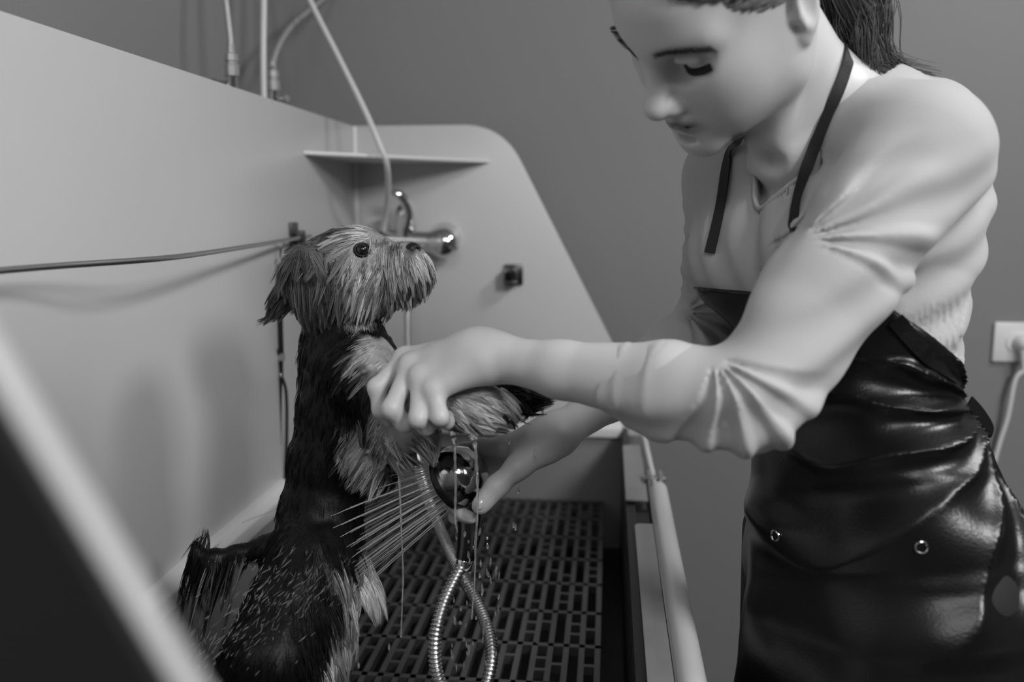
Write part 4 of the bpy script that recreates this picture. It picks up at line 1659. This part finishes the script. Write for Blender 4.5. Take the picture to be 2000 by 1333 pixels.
coat('tail_fur', [(W(455, 1087, 1.018), .020), (W(415, 1090, 1.012), .02), (W(390, 1086, 1.01), .014)], 1500, lambda p, n: down * 1.0 - RT * .42 + 0 * p, .060, .02, .35, 40, .00038, 1.0, tone=tail_tone, seg=7, keep=lambda v, n: n[:, 2] < .2)
coat('tail_fur', [(W(382, 1068, 1.01), .010), (W(400, 1086, 1.01), .010)], 70, lambda p, n: UPV * 1.0 + RT * .6 + 0 * p, .018, .2, -.1, 20, .0004, 1.0, tone=lambda p: .012 + 0 * p[:, 0])

# eye, lids, nose, mouth
eb = MB().lathe([(-.0080, .0005), (-.0068, .0042), (-.0036, .0071), (0, .0080), (.0036, .0071), (.0066, .0045), (.0077, .002), (.0080, .0005)], EYE - en * .0036, en, 28)
ey = eb.build('eye', M['eye'], dog)
MB().torus(EYE - en * .0010, en, .0083, .0013, 30, 8).build('eyelid', M['nose'], dog)
NS = Solid()
NP = W(806, 488, 1.006)
NS.ell(NP, (.0092, .0080, .0100), DA, .004)
NS.ball(NP - DU * .004 + DF * .001, .0065, .005)
for q in (-1, 1):
    NS.ell(NP + DF * .0075 + DS * q * .0052 - DU * .0005, (.0035, .0018, .0026), DA, .002, 's')
NS.cone(NP + DF * .0085 - DU * .012, NP + DF * .0090 + DU * .001, .0006, .0006, .0015, 's')
Vn, Fn = NS.mesh(NP - .02, NP + .02, .0007)
mesh_np('nose', Vn, Fn, M['nose'], dog)
# claws on the light paw
for px, py in ((972, 800), (983, 812), (996, 822)):
    p = W(px, py, .872)
    MB().tube([p, p + RT * .004 - Zv * .004, p + RT * .005 - Zv * .009], [.0022, .0018, .0006], 8).build('claw', M['black'], dog)

# ------------------------------------------------------------------ water
sp = []
rs = np.random.RandomState(8)
roots, ends = [], []
for R_, k in ((.006, 8), (.012, 13), (.018, 18), (.023, 22), (.028, 26)):
    for i in range(k):
        a = 2 * math.pi * (i + .3 * rs.rand()) / k
        o = SHC + N_FACE * .006 + R_ * (S_E1 * math.cos(a) + S_E2 * math.sin(a))
        roots.append(o)
        v = N_FACE + (S_E1 * math.cos(a) + S_E2 * math.sin(a)) * (R_ * 8.5 + .012 * rs.randn())
        ends.append(o + v * (.24 + .20 * rs.rand()))
roots, ends = np.array(roots), np.array(ends)
for i in range(len(roots)):                  # a jet stops where it meets the coat
    L_ = np.linalg.norm(ends[i] - roots[i])
    for t in np.linspace(.15, 1, 60):
        p = roots[i] + (ends[i] - roots[i]) * t - Zv * .18 * (t * L_) ** 2
        if D.eval(p[None], p, .01)[0] < .004:
            ends[i] = roots[i] + (ends[i] - roots[i]) * min(t + .02, 1)
            break


def jet(t):
    L_ = np.linalg.norm(ends - roots, axis=1)[:, None]
    return roots + (ends - roots) * t + down * (.18 * (t * L_) ** 2) + .00015 * np.sin(t * 37 + np.arange(len(roots)) * 2.1)[:, None] * Zv


o = strands(jet(0), jet, 26, .00055, 'water_jets', M['spray'], None, np.full(len(roots), .9), sides=5, taper=.7)
tag(o, 'fan of thin water jets from the hand shower onto the dog', 'water', kind='stuff')

drips = [([(776, 872), (777, 905), (781, 960), (784, 1040), (787, 1120), (785, 1190), (783, 1245)], .93, [.0045, .0016, .0010, .0008, .0009, .0006, .0010], 'long thread of water dripping from the fur below the thumb side of the gripping hand'),
         ([(884, 836), (887, 862), (889, 905), (890, 955), (889, 1010), (893, 1040)], .90, [.0060, .0018, .0011, .0010, .0012, .0006], 'thread of water running down in front of the hand shower dome'),
         ([(922, 846), (928, 872), (932, 930), (933, 990), (929, 1060), (927, 1130), (921, 1210)], .895, [.0060, .0018, .0012, .0010, .0011, .0007, .0009], 'thread of water falling past the thumb on the hand shower')]
for pts_, d_, r_, lab in drips:
    pp = spline([W(a, b, d_) for a, b in pts_], 8)
    rr = np.interp(np.linspace(0, 1, len(pp)), np.linspace(0, 1, len(r_)), r_) * (1 + .25 * np.sin(np.arange(len(pp)) * 1.9))
    o = MB().tube(pp, list(rr), 10).build('water_drip', M['water'])
    tag(o, lab, 'water', group='threads of water under the paws')
db = MB()


def drop(p, r, L_, ax):
    db.lathe([(-L_, r * .15), (-L_ * .5, r * .75), (0, r), (L_ * .6, r * .8), (L_, r * .2)], p, ax, 7)


for i in range(70):                          # falling by the loop of the hose
    px, py = 880 + 100 * rs.rand() ** 1.0, 1020 + 290 * rs.rand()
    drop(W(px, py, .92 + .1 * rs.rand()), .0007 + .0009 * rs.rand(), .002 + .004 * rs.rand(), down + RT * .1 * rs.randn())
for i in range(420):                         # splashing off the black thigh
    t = rs.rand()
    c = W(600 - 190 * t + 55 * rs.randn(), 1110 + 210 * t + 30 * rs.randn(), .885 - .0 * t + .05 * rs.rand())
    drop(c, .0002 + .0004 * rs.rand() ** 2, .0015 + .005 * rs.rand(), down * .75 - RT * (.6 + .3 * rs.randn()))
for i in range(46):                          # beads standing on the grate
    yy = YE - .012 - .112 * rs.randint(1, 9) - .004
    drop(A(-.02 - .16 * rs.rand() ** 1.3, yy, ZG + .0008), .0016, .0012, A(0, 0, 1))
for px, py in ((1003, 1025), (1007, 1030), (994, 862), (1045, 885), (1013, 960), (700, 1300), (760, 1265)):
    drop(W(px, py, .93), .0014, .004, down)
o = db.build('water_droplets', M['water'])
tag(o, 'spray of water droplets flying off the dog and falling to the grate', 'water', kind='stuff')
